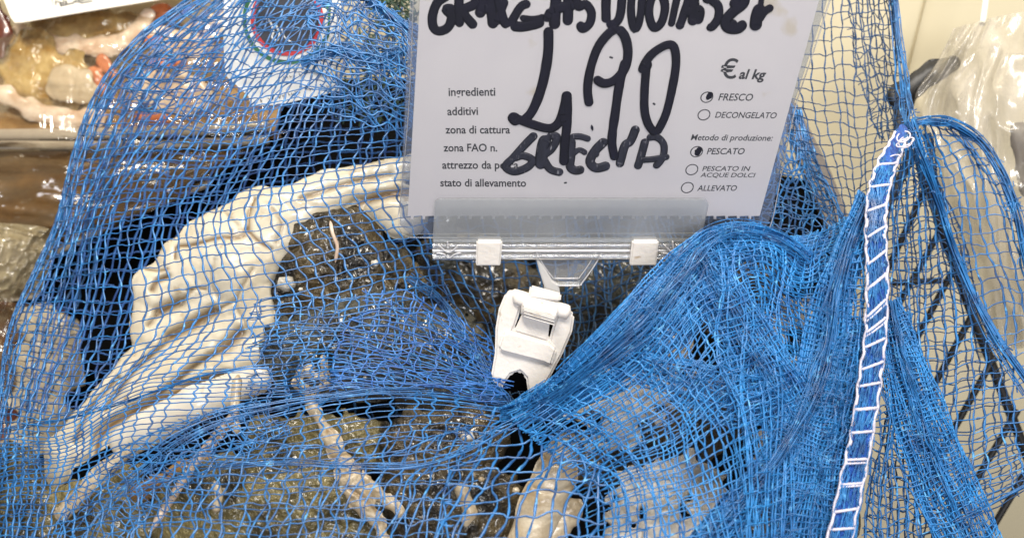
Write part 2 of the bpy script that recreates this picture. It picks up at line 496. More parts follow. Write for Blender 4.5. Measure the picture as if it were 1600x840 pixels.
def bead(px, py, d, r, m, parent, name="barnacle", sq=0.8, seed=0):
    """a small ridged bump"""
    n1, n2 = 14, 9
    th = np.linspace(0, 2 * math.pi, n1, endpoint=False)
    ph = np.linspace(0.0, math.pi, n2)
    c = P(px, py, d)
    R = mpp(d) * r
    T, H = np.meshgrid(th, ph)
    rr = R * (1 + 0.13 * np.cos(5 * T + seed) * np.sin(H))
    x, y, z = rr * np.sin(H) * np.cos(T), sq * rr * np.sin(H) * np.sin(T), rr * np.cos(H)
    v = c + x[..., None] * RIGHT + y[..., None] * UP - z[..., None] * FWD * 0.8
    i = np.arange(n1)[None, :] + n1 * np.arange(n2 - 1)[:, None]
    j = (np.arange(n1)[None, :] + 1) % n1 + n1 * np.arange(n2 - 1)[:, None]
    f = np.stack([i, i + n1, j + n1, j], -1).reshape(-1, 4)
    return mesh_obj(name, v.reshape(-1, 3), f, m, parent)


def strand(name, pts, r, m, parent=None, n=40, flat=0.8, taper=True):
    """pts in (px,py,d); r in photograph pixels"""
    c = catmull(pts, n)
    L = P(c[:, 0], c[:, 1], c[:, 2])
    rad = mpp(c[:, 2]) * r
    if taper:
        rad = rad * np.clip(np.minimum(np.linspace(0, 1, n), np.linspace(1, 0, n)) * 9 + 0.25, 0, 1)
    v, f = tubes([L], [rad], flat=flat, sides=7)
    return mesh_obj(name, v, f, m, parent)


#SECTION contents
# -------- the big cream shellfish: plates above, finger-like legs below
big = thing("shellfish", P(300, 560, 0.56), "big cream white shellfish with folded plates and finger-like legs under the net at left", "shellfish", "shellfish in the net bag")
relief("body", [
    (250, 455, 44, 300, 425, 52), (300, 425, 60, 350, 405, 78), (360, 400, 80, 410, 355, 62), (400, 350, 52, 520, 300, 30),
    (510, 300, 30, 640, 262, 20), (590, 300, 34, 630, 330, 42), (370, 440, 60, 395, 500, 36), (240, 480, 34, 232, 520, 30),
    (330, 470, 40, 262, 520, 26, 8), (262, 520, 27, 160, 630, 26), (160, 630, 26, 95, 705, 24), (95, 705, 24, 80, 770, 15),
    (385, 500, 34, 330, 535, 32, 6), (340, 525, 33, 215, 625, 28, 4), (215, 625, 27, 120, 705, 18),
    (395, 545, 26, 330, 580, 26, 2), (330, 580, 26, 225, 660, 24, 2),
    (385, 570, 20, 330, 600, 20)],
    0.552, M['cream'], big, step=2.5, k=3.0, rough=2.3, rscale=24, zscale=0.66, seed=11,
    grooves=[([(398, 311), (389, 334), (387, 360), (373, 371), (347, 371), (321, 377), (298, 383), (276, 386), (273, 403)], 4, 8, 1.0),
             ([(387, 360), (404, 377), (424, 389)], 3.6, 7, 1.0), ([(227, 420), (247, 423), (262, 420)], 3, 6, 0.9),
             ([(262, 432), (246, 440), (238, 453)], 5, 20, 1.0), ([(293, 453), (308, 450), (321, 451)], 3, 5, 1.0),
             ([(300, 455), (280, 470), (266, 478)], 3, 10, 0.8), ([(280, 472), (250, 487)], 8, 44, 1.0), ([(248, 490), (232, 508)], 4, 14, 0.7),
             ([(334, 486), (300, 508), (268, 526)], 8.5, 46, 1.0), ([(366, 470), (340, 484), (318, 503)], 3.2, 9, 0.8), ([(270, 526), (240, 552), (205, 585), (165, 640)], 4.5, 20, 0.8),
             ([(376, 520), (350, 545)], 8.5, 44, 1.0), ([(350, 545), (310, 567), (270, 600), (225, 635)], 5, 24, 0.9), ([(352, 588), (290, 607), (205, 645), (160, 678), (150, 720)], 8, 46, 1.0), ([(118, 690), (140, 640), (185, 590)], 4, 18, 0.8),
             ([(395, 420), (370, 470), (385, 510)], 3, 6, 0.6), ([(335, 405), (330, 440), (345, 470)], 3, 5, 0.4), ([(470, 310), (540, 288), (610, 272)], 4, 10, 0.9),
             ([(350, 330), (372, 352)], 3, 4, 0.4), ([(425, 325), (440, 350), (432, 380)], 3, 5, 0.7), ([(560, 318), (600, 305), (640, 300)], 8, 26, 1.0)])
relief("finger", [(402, 592, 22, 300, 634, 29), (300, 634, 29, 222, 672, 27), (222, 672, 27, 194, 690, 25)], 0.528, M['cream_white'], big, step=2.5, k=4, rough=1.2, rscale=34, zscale=0.75, seed=13)
strand("leg_tip", [(372, 585, .50), (368, 620, .495), (366, 655, .49), (372, 678, .488)], 8, M['claw'], big)

# -------- brown crusted shellfish
b1 = thing("shellfish", P(520, 470, 0.56), "dark brown rough shellfish beside the cream one, below the card's left corner", "shellfish", "shellfish in the net bag")
relief("shell", [(490, 385, 72, 545, 375, 56), (500, 400, 88, 560, 440, 84), (455, 440, 46, 430, 480, 30), (600, 440, 60, 640, 470, 40)], 0.556, M['brown'], b1, step=2.5, k=7, rough=6, rscale=15, zscale=0.5, seed=21, bumps=4,
       grooves=[([(520, 345), (530, 390), (535, 430)], 5, 12, 0), ([(430, 400), (480, 380), (500, 340)], 4, 9, 0), ([(590, 360), (600, 420), (620, 450)], 5, 10, 0)])
for i, (x, y, r) in enumerate([(586, 411, 7), (447, 443, 15), (470, 452, 4), (524, 436, 4)]):
    bead(x, y, 0.520, r, M['barnacle'], b1, seed=i)
strand("feeler", [(516, 345, .515), (520, 365, .512), (527, 385, .512), (524, 410, .514)], 3, M['hair'], b1)
relief("flap", [(690, 400, 22, 705, 340, 14), (640, 455, 20, 665, 490, 16)], 0.553, M['grey_brown'], b1, k=5, rough=3, rscale=16, zscale=0.6, seed=24)

b2 = thing("shellfish", P(600, 600, 0.54), "wide dark grey speckled shellfish in the middle, left of the white clip", "shellfish", "shellfish in the net bag")
relief("shell", [(470, 560, 70, 600, 530, 78), (600, 540, 84, 690, 560, 82), (690, 570, 80, 730, 610, 60)], 0.542, M['grey_brown'], b2, step=2.5, k=9, rough=5, rscale=13, zscale=0.5, seed=31, bumps=4)
for i, (x, y, r) in enumerate([(610, 560, 3), (570, 590, 3)]):
    bead(x, y, 0.508, r, M['barnacle'], b2, seed=i)

b3 = thing("shellfish", P(420, 800, 0.50), "olive brown bristly shellfish at the bottom, left of the beige claw", "shellfish", "shellfish in the net bag")
relief("shell", [(330, 800, 92, 470, 790, 96), (470, 800, 95, 540, 830, 80), (420, 690, 42, 560, 690, 45)], 0.502, M['olive'], b3, step=2.5, k=8, rough=5, rscale=12, zscale=0.5, seed=41, bumps=4)
bead(345, 768, 0.462, 9, M['barnacle'], b3, seed=2)
strand("leg_tip", [(335, 752, .462), (342, 772, .458), (336, 800, .458)], 7, M['claw'], b3)

b4 = thing("shellfish", P(700, 760, 0.50), "brown shellfish at the bottom between the two beige claws", "shellfish", "shellfish in the net bag")
relief("shell", [(640, 700, 60, 740, 690, 55), (660, 790, 75, 760, 780, 60), (700, 840, 70, 800, 850, 50)], 0.502, M['brown'], b4, step=2.5, k=7, rough=6, rscale=13, zscale=0.5, seed=51, bumps=4)
bead(730, 682, 0.468, 12, M['barnacle'], b4, seed=1)
relief("leg", [(722, 765, 11, 735, 800, 9), (735, 800, 9, 728, 815, 6)], 0.466, M['claw'], b4, k=3, rough=1, seed=53)
for i, (x, y, r) in enumerate([(752, 748, 5), (806, 765, 6), (740, 742, 4)]):
    bead(x, y, 0.462, r, M['claw'], b4, name="knob", seed=i)

b5 = thing("shellfish", P(50, 790, 0.52), "yellowish olive shellfish in the lower left corner", "shellfish", "shellfish in the net bag")
relief("shell", [(15, 740, 50, 30, 830, 70), (60, 800, 40, 40, 850, 50), (130, 810, 60, 200, 830, 60), (150, 770, 30, 210, 740, 18)], 0.525, M['olive'], b5, step=2.5, k=7, rough=4, rscale=16, zscale=0.5, seed=61)
relief("leg", [(100, 800, 14, 160, 735, 13), (160, 735, 13, 200, 705, 9)], 0.508, M['claw'], b5, k=4, rough=1.5, seed=63)
relief("leg", [(215, 770, 15, 285, 735, 13), (285, 735, 14, 330, 720, 10)], 0.500, M['amber'], b5, k=4, rough=1.5, seed=64)

b6 = thing("shellfish", P(760, 470, 0.62), "dark brown shellfish deep behind the white clip, under the clear grip bar", "shellfish", "shellfish in the net bag")
relief("shell", [(700, 420, 60, 760, 470, 80), (760, 470, 80, 860, 520, 80), (720, 400, 40, 740, 500, 40)], 0.645, M['brown'], b6, step=3, k=8, rough=6, rscale=14, zscale=0.5, seed=71, drape=False)
b7 = thing("shellfish", P(1000, 470, 0.62), "dark shellfish deep behind the net, right of the white clip", "shellfish", "shellfish in the net bag")
relief("shell", [(920, 480, 70, 1010, 440, 70), (1000, 480, 60, 1060, 430, 50)], 0.64, M['grey_brown'], b7, step=3, k=8, rough=6, rscale=14, zscale=0.5, seed=75, drape=False)

# pinkish-grey tail lying below the cream shellfish
tl = thing("feeler", P(300, 760, 0.48), "long pinkish filament lying across the lower left of the net bag", "feeler")
strand("filament", [(372, 640, .478), (345, 672, .472), (310, 715, .464), (270, 775, .456), (235, 830, .45)], 7, M['hair'], tl)
strand("filament", [(366, 655, .476), (330, 700, .468), (300, 735, .463)], 4, M['hair'], tl)

# -------- beige claws
c1 = thing("shellfish_claw", P(560, 720, 0.47), "knobbly beige claw with a forked end, lower middle left of the card clip", "claw", "beige claws in the net bag")
relief("claw", [(470, 600, 8.2, 490, 640, 7.4), (478, 580, 7.4, 500, 590, 6.6), (490, 640, 8.2, 525, 700, 12.3), (520, 690, 13.1, 545, 740, 18.0), (545, 740, 19.7, 570, 790, 16.4),
                (550, 770, 13.9, 590, 815, 10.7), (570, 750, 11.5, 625, 800, 8.2), (590, 815, 9.8, 600, 845, 8.2)], 0.484, M['claw'], c1, step=2, k=3.5, rough=2, rscale=9, zscale=0.9, seed=81,
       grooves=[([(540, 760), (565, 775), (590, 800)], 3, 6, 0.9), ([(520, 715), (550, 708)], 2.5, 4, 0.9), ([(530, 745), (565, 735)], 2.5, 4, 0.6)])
relief("pincer", [(462, 598, 5, 470, 580, 5), (470, 580, 5, 486, 572, 5), (462, 598, 5, 474, 618, 5), (505, 560, 6, 512, 600, 5), (505, 600, 6, 488, 622, 5)], 0.486, M['claw'], c1, step=1.5, k=2, rough=0.8, zscale=0.9, seed=83)
c2 = thing("shellfish_claw", P(860, 770, 0.47), "thick pale beige claw at the bottom, just below the white clip", "claw", "beige claws in the net bag")
relief("claw", [(890, 682, 10, 878, 708, 20), (880, 705, 22, 868, 742, 30), (868, 742, 32, 848, 790, 35), (848, 790, 34, 818, 860, 32)], 0.478, M['claw'], c2, step=2, k=6, rough=1.0, rscale=24, zscale=0.75, seed=91,
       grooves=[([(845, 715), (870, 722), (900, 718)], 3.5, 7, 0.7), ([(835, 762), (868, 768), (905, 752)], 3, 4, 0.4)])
relief("claw_base", [(885, 800, 26, 850, 850, 30)], 0.482, M['claw'], c2, step=2, k=4, rough=3, zscale=0.6, seed=95)

# -------- pale shells under the gathered net at right
for i, (lab, prims, d, s) in enumerate([
    ("pale whitish shell under the gathered net just right of the white clip", [(915, 635, 30, 960, 600, 32), (950, 650, 24, 1000, 610, 30), (1000, 570, 36, 1050, 545, 34), (990, 640, 26, 1050, 600, 26), (930, 690, 22, 975, 670, 24)], 0.512, 101),
    ("pale whitish shell at the bottom under the gathered net, right of the thick claw", [(965, 830, 28, 990, 770, 34), (1030, 850, 30, 1045, 770, 36), (1090, 840, 30, 1100, 760, 34), (1030, 740, 26, 1080, 735, 28)], 0.486, 107),
    ("pale shell under the gathered net beside the stitched blue hem", [(1190, 540, 26, 1235, 490, 28), (1220, 640, 28, 1245, 580, 26), (1190, 720, 24, 1205, 690, 26)], 0.503, 113)]):
    t = thing("shell", P(prims[0][0], prims[0][1], d), lab, "shell", "pale shells under the gathered net")
    relief("shell_body", prims, d, M['pale'], t, step=2.5, k=7, rough=9, rscale=13, zscale=0.42, seed=s, bumps=5)
dk = thing("shellfish", P(1120, 620, 0.54), "dark brown shellfish under the gathered net between the pale shells", "shellfish", "shellfish in the net bag")
relief("shell", [(930, 720, 50, 1060, 690, 50), (1060, 690, 50, 1180, 600, 50), (1130, 480, 50, 1190, 440, 45), (1180, 800, 50, 1290, 820, 50), (1250, 700, 50, 1300, 560, 40)], 0.535, M['brown'], dk, step=3, k=7, rough=6, rscale=16, zscale=0.4, seed=121, drape=False)

#SECTION net
# ------------------------------------------------------------------ the blue net bag
FR = FRONT.copy()
def _filt(A, fn):
    Q = np.pad(A, 1, mode='edge')
    st = np.stack([Q[i:i + A.shape[0], j:j + A.shape[1]] for i in range(3) for j in range(3)])
    return fn(st, 0)
for _ in range(3): FR = _filt(FR, np.min)
FR = np.minimum(FR, 0.75)
for _ in range(4): FR = _filt(FR, np.mean)


def front_at(px, py):
    iy = np.clip(np.round(py / GS).astype(int) + OFF, 0, FR.shape[0] - 1)
    ix = np.clip(np.round(px / GS).astype(int) + OFF, 0, FR.shape[1] - 1)
    return FR[iy, ix]


def net(name, rows, nu, nv, parent, m, rw=1.9, rf=1.2, drape=True, wob=3.0, zz=0.06, seed=0, wrinkle=0.0, sub=4, skew=0.0, lift=0.0, jit=0.25, vr=(0, 1), ur=(0, 1)):
    """knitted threads over a sheet: nu lengthwise threads, nv cross threads; rw, rf their half widths in photograph pixels"""
    pt = Patch(rows)
    r = np.random.default_rng(seed)
    pu, pv, ph = r.uniform(0.6, 3.6, 6), r.uniform(0.6, 3.6, 6), r.uniform(0, 6.28, (6, 2))

    def ev(u, v):
        uu = u + skew * (v - 0.5)
        uu = np.abs(uu); uu = 1 - np.abs(1 - uu)
        c = pt(uu, v)
        nx = sum(np.sin(pu[i] * 6.28 * u + ph[i, 0]) * np.sin(pv[i] * 6.28 * v + ph[i, 1]) for i in range(3)) / 1.5
        ny = sum(np.sin(pu[i] * 6.28 * u + ph[i, 0]) * np.sin(pv[i] * 6.28 * v + ph[i, 1]) for i in range(3, 6)) / 1.5
        c = c.copy()
        c[..., 0] += wob * nx * 1.2 + min(wob * 0.3, 1.2) * vnoise(u * 37, v * 41, seed + 1)
        c[..., 1] += wob * ny * 1.2 + min(wob * 0.3, 1.2) * vnoise(u * 37, v * 41, seed + 2)
        if wrinkle:
            c[..., 2] += wrinkle * (vnoise(u * 9 + v * 4, v * 5, seed + 3) + 0.6 * vnoise(u * 22 + v * 6, v * 9, seed + 4))
            c[..., 0] += wrinkle * 1100 * vnoise(u * 11 + v * 5, v * 7, seed + 5)
        c[..., 2] -= lift
        if drape:
            c[..., 2] = np.minimum(c[..., 2], front_at(c[..., 0], c[..., 1]) - 0.0016 - lift)
        return c
    us = ur[0] + (np.arange(nu) + 0.5 + r.uniform(-jit, jit, nu)) / nu * (ur[1] - ur[0])
    vs = vr[0] + (np.arange(nv) + 0.5 + r.uniform(-jit, jit, nv) * 0.6) / nv * (vr[1] - vr[0])
    lines, rad = [], []
    mm = nv * sub + 1
    v = np.linspace(vr[0], vr[1], mm)
    k = np.arange(mm)
    for i in range(nu):
        zig = zz / nu * (ur[1] - ur[0]) * np.sin(np.pi * k / sub + (i % 2) * np.pi)
        c = ev(us[i] + zig, v)
        lines.append(P(c[:, 0], c[:, 1], c[:, 2]))
        w = 1 + 0.25 * np.sin(2 * np.pi * k / sub) + 0.2 * vnoise(v * 31, v * 0 + i * 1.7, seed + 9)
        rad.append(mpp(c[:, 2]) * rw * w)
    mm = nu * sub + 1
    u = np.linspace(ur[0], ur[1], mm)
    k = np.arange(mm)
    for j in range(nv):
        zig = 0.05 / nv * (vr[1] - vr[0]) * np.sin(np.pi * k / sub + (j % 2) * np.pi)
        slack = 0.06 / nv * np.abs(np.sin(np.pi * k / sub)) + 0.22 / nv * vnoise(u * nu * 0.3, u * 0 + j * 0.9, seed + 12)
        c = ev(u, vs[j] + zig + slack)
        lines.append(P(c[:, 0], c[:, 1], c[:, 2] - 0.0004))
        rad.append(mpp(c[:, 2]) * rf * (1 + 0.2 * vnoise(u * 23, u * 0 + j, seed + 7)))
    V, Fq = tubes(lines, rad, flat=0.5, sides=5)
    return mesh_obj(name, V, Fq, m, parent)


def bundle(name, path, width, n, parent, m, r=1.6, seed=0, cross=0, nn=70, depth=0.004, drape=True, wav=1.0):
    """threads gathered into a fold along a path of (px,py,d); width in photograph pixels at each path point"""
    g = np.random.default_rng(seed)
    c = catmull([p + (w,) for p, w in zip(path, width)], nn)
    tx, ty = np.gradient(c[:, 0]), np.gradient(c[:, 1])
    ln = np.hypot(tx, ty) + 1e-9
    nx, ny = -ty / ln, tx / ln
    s = np.linspace(0, 1, nn)
    lines, rad = [], []
    for i in range(n):
        o = g.normal(0, 0.42)
        o2 = g.normal(0, 0.42)
        mixw = 0.5 - 0.5 * np.cos(s * math.pi * g.uniform(0.5, 3) + g.uniform(0, 6))
        off = (o * (1 - mixw) + o2 * mixw + wav * 0.16 * vnoise(s * 14, s * 0 + i * 1.3, seed + 1)) * c[:, 3] * 0.5
        zoff = -depth * math.exp(-(o * 1.6) ** 2) * g.uniform(0.1, 1) + depth * 0.5 * vnoise(s * 9, s * 0 + i * 0.7, seed + 2)
        X, Y, D = c[:, 0] + nx * off, c[:, 1] + ny * off, c[:, 2] + zoff
        if drape: D = np.minimum(D, front_at(X, Y) - 0.002)
        a, b = 0, nn
        if g.random() < 0.35:
            a = int(g.uniform(0, nn * 0.35)); b = int(g.uniform(nn * 0.65, nn))
        lines.append(P(X, Y, D)[a:b])
        rad.append((mpp(D) * r * g.uniform(0.6, 1.15) * (1 + 0.2 * vnoise(s * 20, s * 0 + i, seed)))[a:b])
    for i in range(cross):
        t0 = g.uniform(0.02, 0.98); dt = g.uniform(-0.05, 0.05)
        tt = np.clip(t0 + np.linspace(0, dt, 9), 0, 1) * (nn - 1)
        k = np.clip(tt.astype(int), 0, nn - 1)
        span = np.linspace(-1, 1, 9) * g.uniform(0.25, 0.55)
        off = (span + g.normal(0, 0.1)) * c[k, 3]
        X, Y = c[k, 0] + nx[k] * off + g.normal(0, 0.8, 9), c[k, 1] + ny[k] * off + g.normal(0, 0.8, 9)
        D = c[k, 2] - depth * g.uniform(0.2, 1.1) * (1 - np.abs(span) * 0.8)
        if drape: D = np.minimum(D, front_at(X, Y) - 0.002)
        lines.append(P(X, Y, D)); rad.append(mpp(D) * r * g.uniform(0.5, 0.9))
    V, Fq = tubes(lines, rad, flat=0.6, sides=5)
    return mesh_obj(name, V, Fq, m, parent)


def roll(name, path, width, along, cross, parent, m, r=1.25, seed=0, layers=2, bulge=0.34, wrinkle=0.0016, turn=1.15, skew=0.2):
    """netting folded over a rounded ridge along a path of (px,py,d)"""
    n = 12
    c = catmull([p + (w,) for p, w in zip(path, width)], n)
    tx, ty = np.gradient(c[:, 0]), np.gradient(c[:, 1])
    ln = np.hypot(tx, ty) + 1e-9
    nx, ny = -ty / ln, tx / ln
    for l in range(layers):
        a = np.linspace(-turn, turn, 7)
        rows = []
        for i in range(n):
            w = c[i, 3] * 0.5 * (1 - 0.12 * l)
            rows.append([(c[i, 0] + nx[i] * w * math.sin(q) / math.sin(min(turn, 1.57)), c[i, 1] + ny[i] * w * math.sin(q) / math.sin(min(turn, 1.57)),
                          c[i, 2] - mpp(c[i, 2]) * w * bulge * math.cos(q) + 0.003 * l) for q in a])
        net(name, rows, along, cross, parent, m, rw=r, rf=r * 0.8, drape=False, seed=seed * 7 + l, wob=3, wrinkle=wrinkle, skew=skew * (1 if l % 2 else -1), jit=0.3)


bag = thing("net_bag", P(800, 700, 0.55), "blue knitted net bag full of shellfish with a white stitched hem", "net bag")
LEFT = [
    [(400, -50, .66), (340, -40, .58), (410, -35, .545), (480, -30, .54), (560, -5, .54), (670, 45, .545)],
    [(290, 95, .66), (205, 90, .575), (300, 95, .54), (410, 105, .53), (520, 110, .53), (670, 100, .54)],
    [(200, 250, .66), (112, 240, .57), (220, 235, .53), (350, 225, .52), (480, 210, .52), (665, 195, .535)],
    [(150, 390, .65), (62, 380, .565), (160, 365, .525), (300, 345, .515), (450, 325, .515), (655, 300, .53)],
    [(120, 530, .64), (20, 520, .55), (130, 520, .515), (318, 485, .505), (515, 448, .507), (700, 420, .535)],
    [(90, 650, .62), (-5, 640, .53), (85, 640, .495), (235, 600, .49), (480, 568, .492), (735, 545, .525)],
    [(70, 740, .60), (-20, 720, .51), (75, 705, .48), (235, 655, .475), (490, 620, .478), (795, 625, .502)],
    [(60, 810, .58), (-30, 790, .485), (75, 770, .46), (225, 725, .455), (490, 718, .448), (760, 705, .46)],
    [(50, 910, .56), (-40, 900, .455), (65, 890, .435), (225, 885, .425), (490, 890, .416), (730, 890, .42)]]
net("netting", LEFT, 45, 64, bag, M['net'], rw=1.65, rf=0.95, seed=1, wob=9, zz=0.10)
VEIL = [
    [(395, 470, .508), (520, 462, .505), (640, 470, .51), (745, 540, .527)],
    [(385, 530, .50), (515, 518, .498), (640, 535, .503), (768, 590, .515)],
    [(372, 585, .492), (500, 570, .488), (640, 588, .493), (785, 618, .505)],
    [(360, 640, .482), (490, 618, .48), (640, 620, .486), (795, 640, .50)]]
net("netting", VEIL, 15, 17, bag, M['net'], rw=1.4, rf=1.0, seed=71, wob=6, lift=0.002, skew=0.15)
net("netting", [[(x + 20, y - 10, d) for (x, y, d) in q[1:]] for q in VEIL], 11, 18, bag, M['net_back'], rw=1.2, rf=0.9, seed=72, wob=6, lift=0.001, skew=-0.2)
LOWV = [
    [(235, 700, .452), (360, 690, .452), (480, 690, .452), (620, 680, .456), (745, 660, .47)],
    [(215, 760, .440), (350, 755, .438), (480, 752, .438), (610, 750, .440), (735, 735, .447)],
    [(205, 880, .420), (350, 885, .416), (480, 885, .414), (600, 885, .414), (715, 880, .418)]]
net("netting", LOWV, 22, 10, bag, M['net'], rw=1.5, rf=1.1, seed=74, wob=7, lift=0.001, skew=-0.18)
FOLDN = [[(60, 860, .444), (100, 870, .442), (150, 885, .438), (200, 890, .436)], [(110, 770, .458), (150, 785, .456), (190, 800, .452), (235, 812, .448)], [(180, 705, .466), (225, 715, .463), (262, 735, .458), (300, 755, .452)],
         [(280, 655, .47), (325, 662, .468), (350, 685, .462), (380, 705, .456)], [(400, 618, .478), (420, 634, .474), (440, 655, .468), (460, 675, .462)]]
net("netting", FOLDN, 9, 34, bag, M['net'], rw=1.3, rf=0.95, seed=73, wob=5, skew=0.2, lift=0.001)
BACK = [
    [(360, -40, .66), (440, -40, .66), (520, -30, .65), (600, 0, .63), (680, 40, .62)],
    [(215, 90, .64), (300, 90, .645), (420, 90, .645), (550, 95, .64), (690, 90, .63)],
    [(120, 240, .63), (230, 240, .635), (370, 230, .635), (520, 220, .635), (690, 200, .63)],
    [(70, 380, .62), (180, 380, .625), (320, 370, .63), (500, 350, .635), (690, 330, .63)],
    [(30, 520, .60), (130, 530, .61), (270, 530, .615), (450, 520, .62), (690, 500, .62)],
    [(5, 650, .58), (90, 660, .585), (220, 680, .59), (420, 680, .60), (690, 660, .60)]]
net("back_netting", BACK, 30, 36, bag, M['net_back'], rw=1.5, rf=1.0, drape=False, seed=3, wob=6, skew=0.12, jit=0.3)
TOPF = [
    [(330, -30, .56), (420, -30, .535), (500, -20, .53), (570, -10, .53), (665, 40, .535)],
    [(250, 50, .56), (380, 40, .53), (480, 35, .525), (570, 50, .525), (665, 95, .53)],
    [(200, 110, .56), (340, 120, .53), (470, 100, .522), (570, 120, .522), (665, 160, .53)],
    [(190, 160, .57), (330, 190, .535), (470, 170, .528), (570, 195, .528), (665, 230, .535)]]
net("upper_netting", TOPF, 17, 9, bag, M['net'], rw=1.1, rf=1.0, drape=False, seed=5, wob=5, skew=-0.45)
net("upper_netting", [[(x, y, d - 0.006) for (x, y, d) in row[2:]] for row in TOPF], 12, 16, bag, M['net'], rw=1.2, rf=1.5, drape=False, seed=6, wob=6, skew=0.5, jit=0.4)
VAL = [
    [(650, 330, .56), (760, 330, .585), (880, 330, .59), (1000, 330, .585), (1130, 330, .56)],
    [(685, 420, .555), (770, 425, .578), (880, 432, .585), (1000, 420, .575), (1110, 400, .545)],
    [(720, 500, .54), (790, 512, .562), (880, 520, .568), (970, 500, .555), (1070, 450, .53)],
    [(762, 590, .522), (810, 602, .54), (870, 592, .54), (940, 555, .525), (1030, 490, .505)],
    [(795, 645, .50), (830, 645, .515), (870, 625, .515), (930, 590, .505), (1010, 525, .485)]]
net("valley_netting", VAL, 20, 17, bag, M['net'], rw=1.5, rf=1.0, drape=False, seed=8, wob=5)
net("valley_netting", [[(x + 6, y + 8, d + 0.012) for (x, y, d) in row[2:]] for row in VAL], 15, 20, bag, M['net'], rw=1.4, rf=1.0, drape=False, seed=9, wob=6, skew=0.25)
LOW = [
    [(735, 645, .488), (800, 642, .49), (870, 640, .488), (940, 640, .47)],
    [(720, 700, .46), (800, 695, .46), (880, 685, .456), (950, 700, .445)],
    [(690, 780, .436), (790, 775, .434), (880, 765, .432), (960, 785, .428)],
    [(660, 900, .412), (790, 890, .41), (880, 885, .41), (970, 890, .41)]]
net("near_netting", LOW, 11, 11, bag, M['net'], rw=2.2, rf=1.7, seed=10, wob=6, skew=-0.3)
RF = [
    [(780, 645, .50), (880, 575, .49), (990, 480, .485), (1080, 372, .48), (1170, 348, .49), (1250, 370, .50), (1350, 320, .475)],
    [(805, 660, .468), (905, 595, .458), (1010, 505, .452), (1095, 400, .452), (1180, 385, .462), (1262, 420, .472), (1352, 390, .458)],
    [(865, 720, .452), (955, 665, .445), (1045, 600, .44), (1120, 520, .445), (1200, 500, .458), (1272, 520, .466), (1348, 510, .452)],
    [(905, 785, .443), (985, 752, .434), (1072, 720, .43), (1150, 670, .435), (1222, 640, .447), (1282, 645, .456), (1335, 650, .442)],
    [(920, 890, .432), (1000, 890, .424), (1090, 880, .42), (1170, 870, .424), (1232, 870, .434), (1278, 870, .442), (1308, 870, .432)]]
net("gathered_netting", RF, 40, 42, bag, M['net_fold'], rw=1.4, rf=1.0, seed=12, wob=4, wrinkle=0.0025, jit=0.3)
net("gathered_netting", RF, 34, 40, bag, M['net_fold'], rw=1.4, rf=1.0, seed=13, wob=5, wrinkle=0.003, skew=0.25, lift=0.004, jit=0.45)
net("gathered_netting", [r[3:] for r in RF], 26, 38, bag, M['net_fold'], rw=1.4, rf=1.0, seed=14, wob=5, wrinkle=0.003, skew=-0.3, lift=0.008, jit=0.45)
# folds
bundle("fold", [(786, 645, .488), (850, 624, .466), (930, 566, .450), (1012, 496, .446), (1070, 430, .449), (1112, 380, .454), (1160, 362, .462), (1218, 376, .47), (1265, 410, .475)],
       [30, 46, 66, 84, 84, 64, 44, 40, 40], 26, bag, M['net'], r=1.0, seed=20, cross=40, nn=110, depth=0.010)
bundle("fold", [(1352, 318, .462), (1325, 380, .456), (1305, 460, .452), (1292, 540, .45), (1262, 630, .444), (1210, 720, .436), (1140, 800, .428), (1080, 870, .42)],
       [24, 34, 44, 56, 50, 44, 50, 60], 30, bag, M['net'], r=1.0, seed=21, cross=40, nn=110, depth=0.008)
bundle("fold", [(1330, 520, .452), (1310, 620, .446), (1285, 720, .44), (1255, 870, .43)], [40, 80, 110, 130], 40, bag, M['net'], r=1.0, seed=22, cross=50, nn=90, depth=0.010)
bundle("fold", [(1095, 395, .452), (1130, 460, .447), (1180, 560, .443), (1230, 640, .443), (1250, 720, .44)], [30, 46, 60, 60, 50], 14, bag, M['net'], r=1.0, seed=23, cross=20, depth=0.006)
bundle("fold", [(1010, 560, .442), (1080, 590, .436), (1160, 610, .438), (1240, 600, .445)], [40, 60, 70, 40], 8, bag, M['net'], r=1.0, seed=24, cross=20, depth=0.006)
bundle("fold", [(120, 870, .438), (165, 790, .452), (230, 725, .458), (320, 668, .464), (420, 640, .472), (520, 622, .476), (640, 614, .484), (790, 632, .498)], [40, 40, 36, 30, 28, 18, 22, 30], 9, bag, M['net'], r=1.0, seed=25, cross=14, nn=110, depth=0.003)
bundle("fold", [(340, 730, .445), (440, 722, .443), (540, 728, .442), (640, 728, .444), (720, 708, .45), (800, 664, .462), (880, 622, .468)], [10, 12, 12, 14, 18, 22, 24], 6, bag, M['net'], r=1.0, seed=26, cross=8, nn=90, depth=0.002)
bundle("fold", [(10, 670, .52), (90, 655, .497), (200, 625, .487), (320, 585, .482), (420, 572, .484)], [10, 12, 9, 9, 8], 5, bag, M['net'], r=1.1, seed=27, depth=0.001)
bundle("fold", [(640, 430, .535), (690, 470, .532), (730, 530, .525), (765, 590, .515), (795, 635, .50)], [26, 22, 26, 28, 24], 16, bag, M['net'], r=1.0, seed=28, cross=20, depth=0.003)
bundle("fold", [(545, -20, .53), (590, 12, .53), (640, 45, .535), (700, 70, .54)], [24, 20, 20, 20], 24, bag, M['net'], r=1.4, seed=29, cross=30, drape=False)
bundle("fold", [(640, 90, .535), (580, 95, .528), (530, 80, .526), (470, 100, .526)], [70, 50, 26, 20], 34, bag, M['net'], r=1.3, seed=30, cross=20, drape=False)
RIDGE = [(786, 650, .486), (850, 630, .468), (930, 578, .454), (1014, 512, .450), (1072, 448, .453), (1116, 398, .458), (1165, 378, .466), (1225, 392, .474), (1275, 436, .478)]
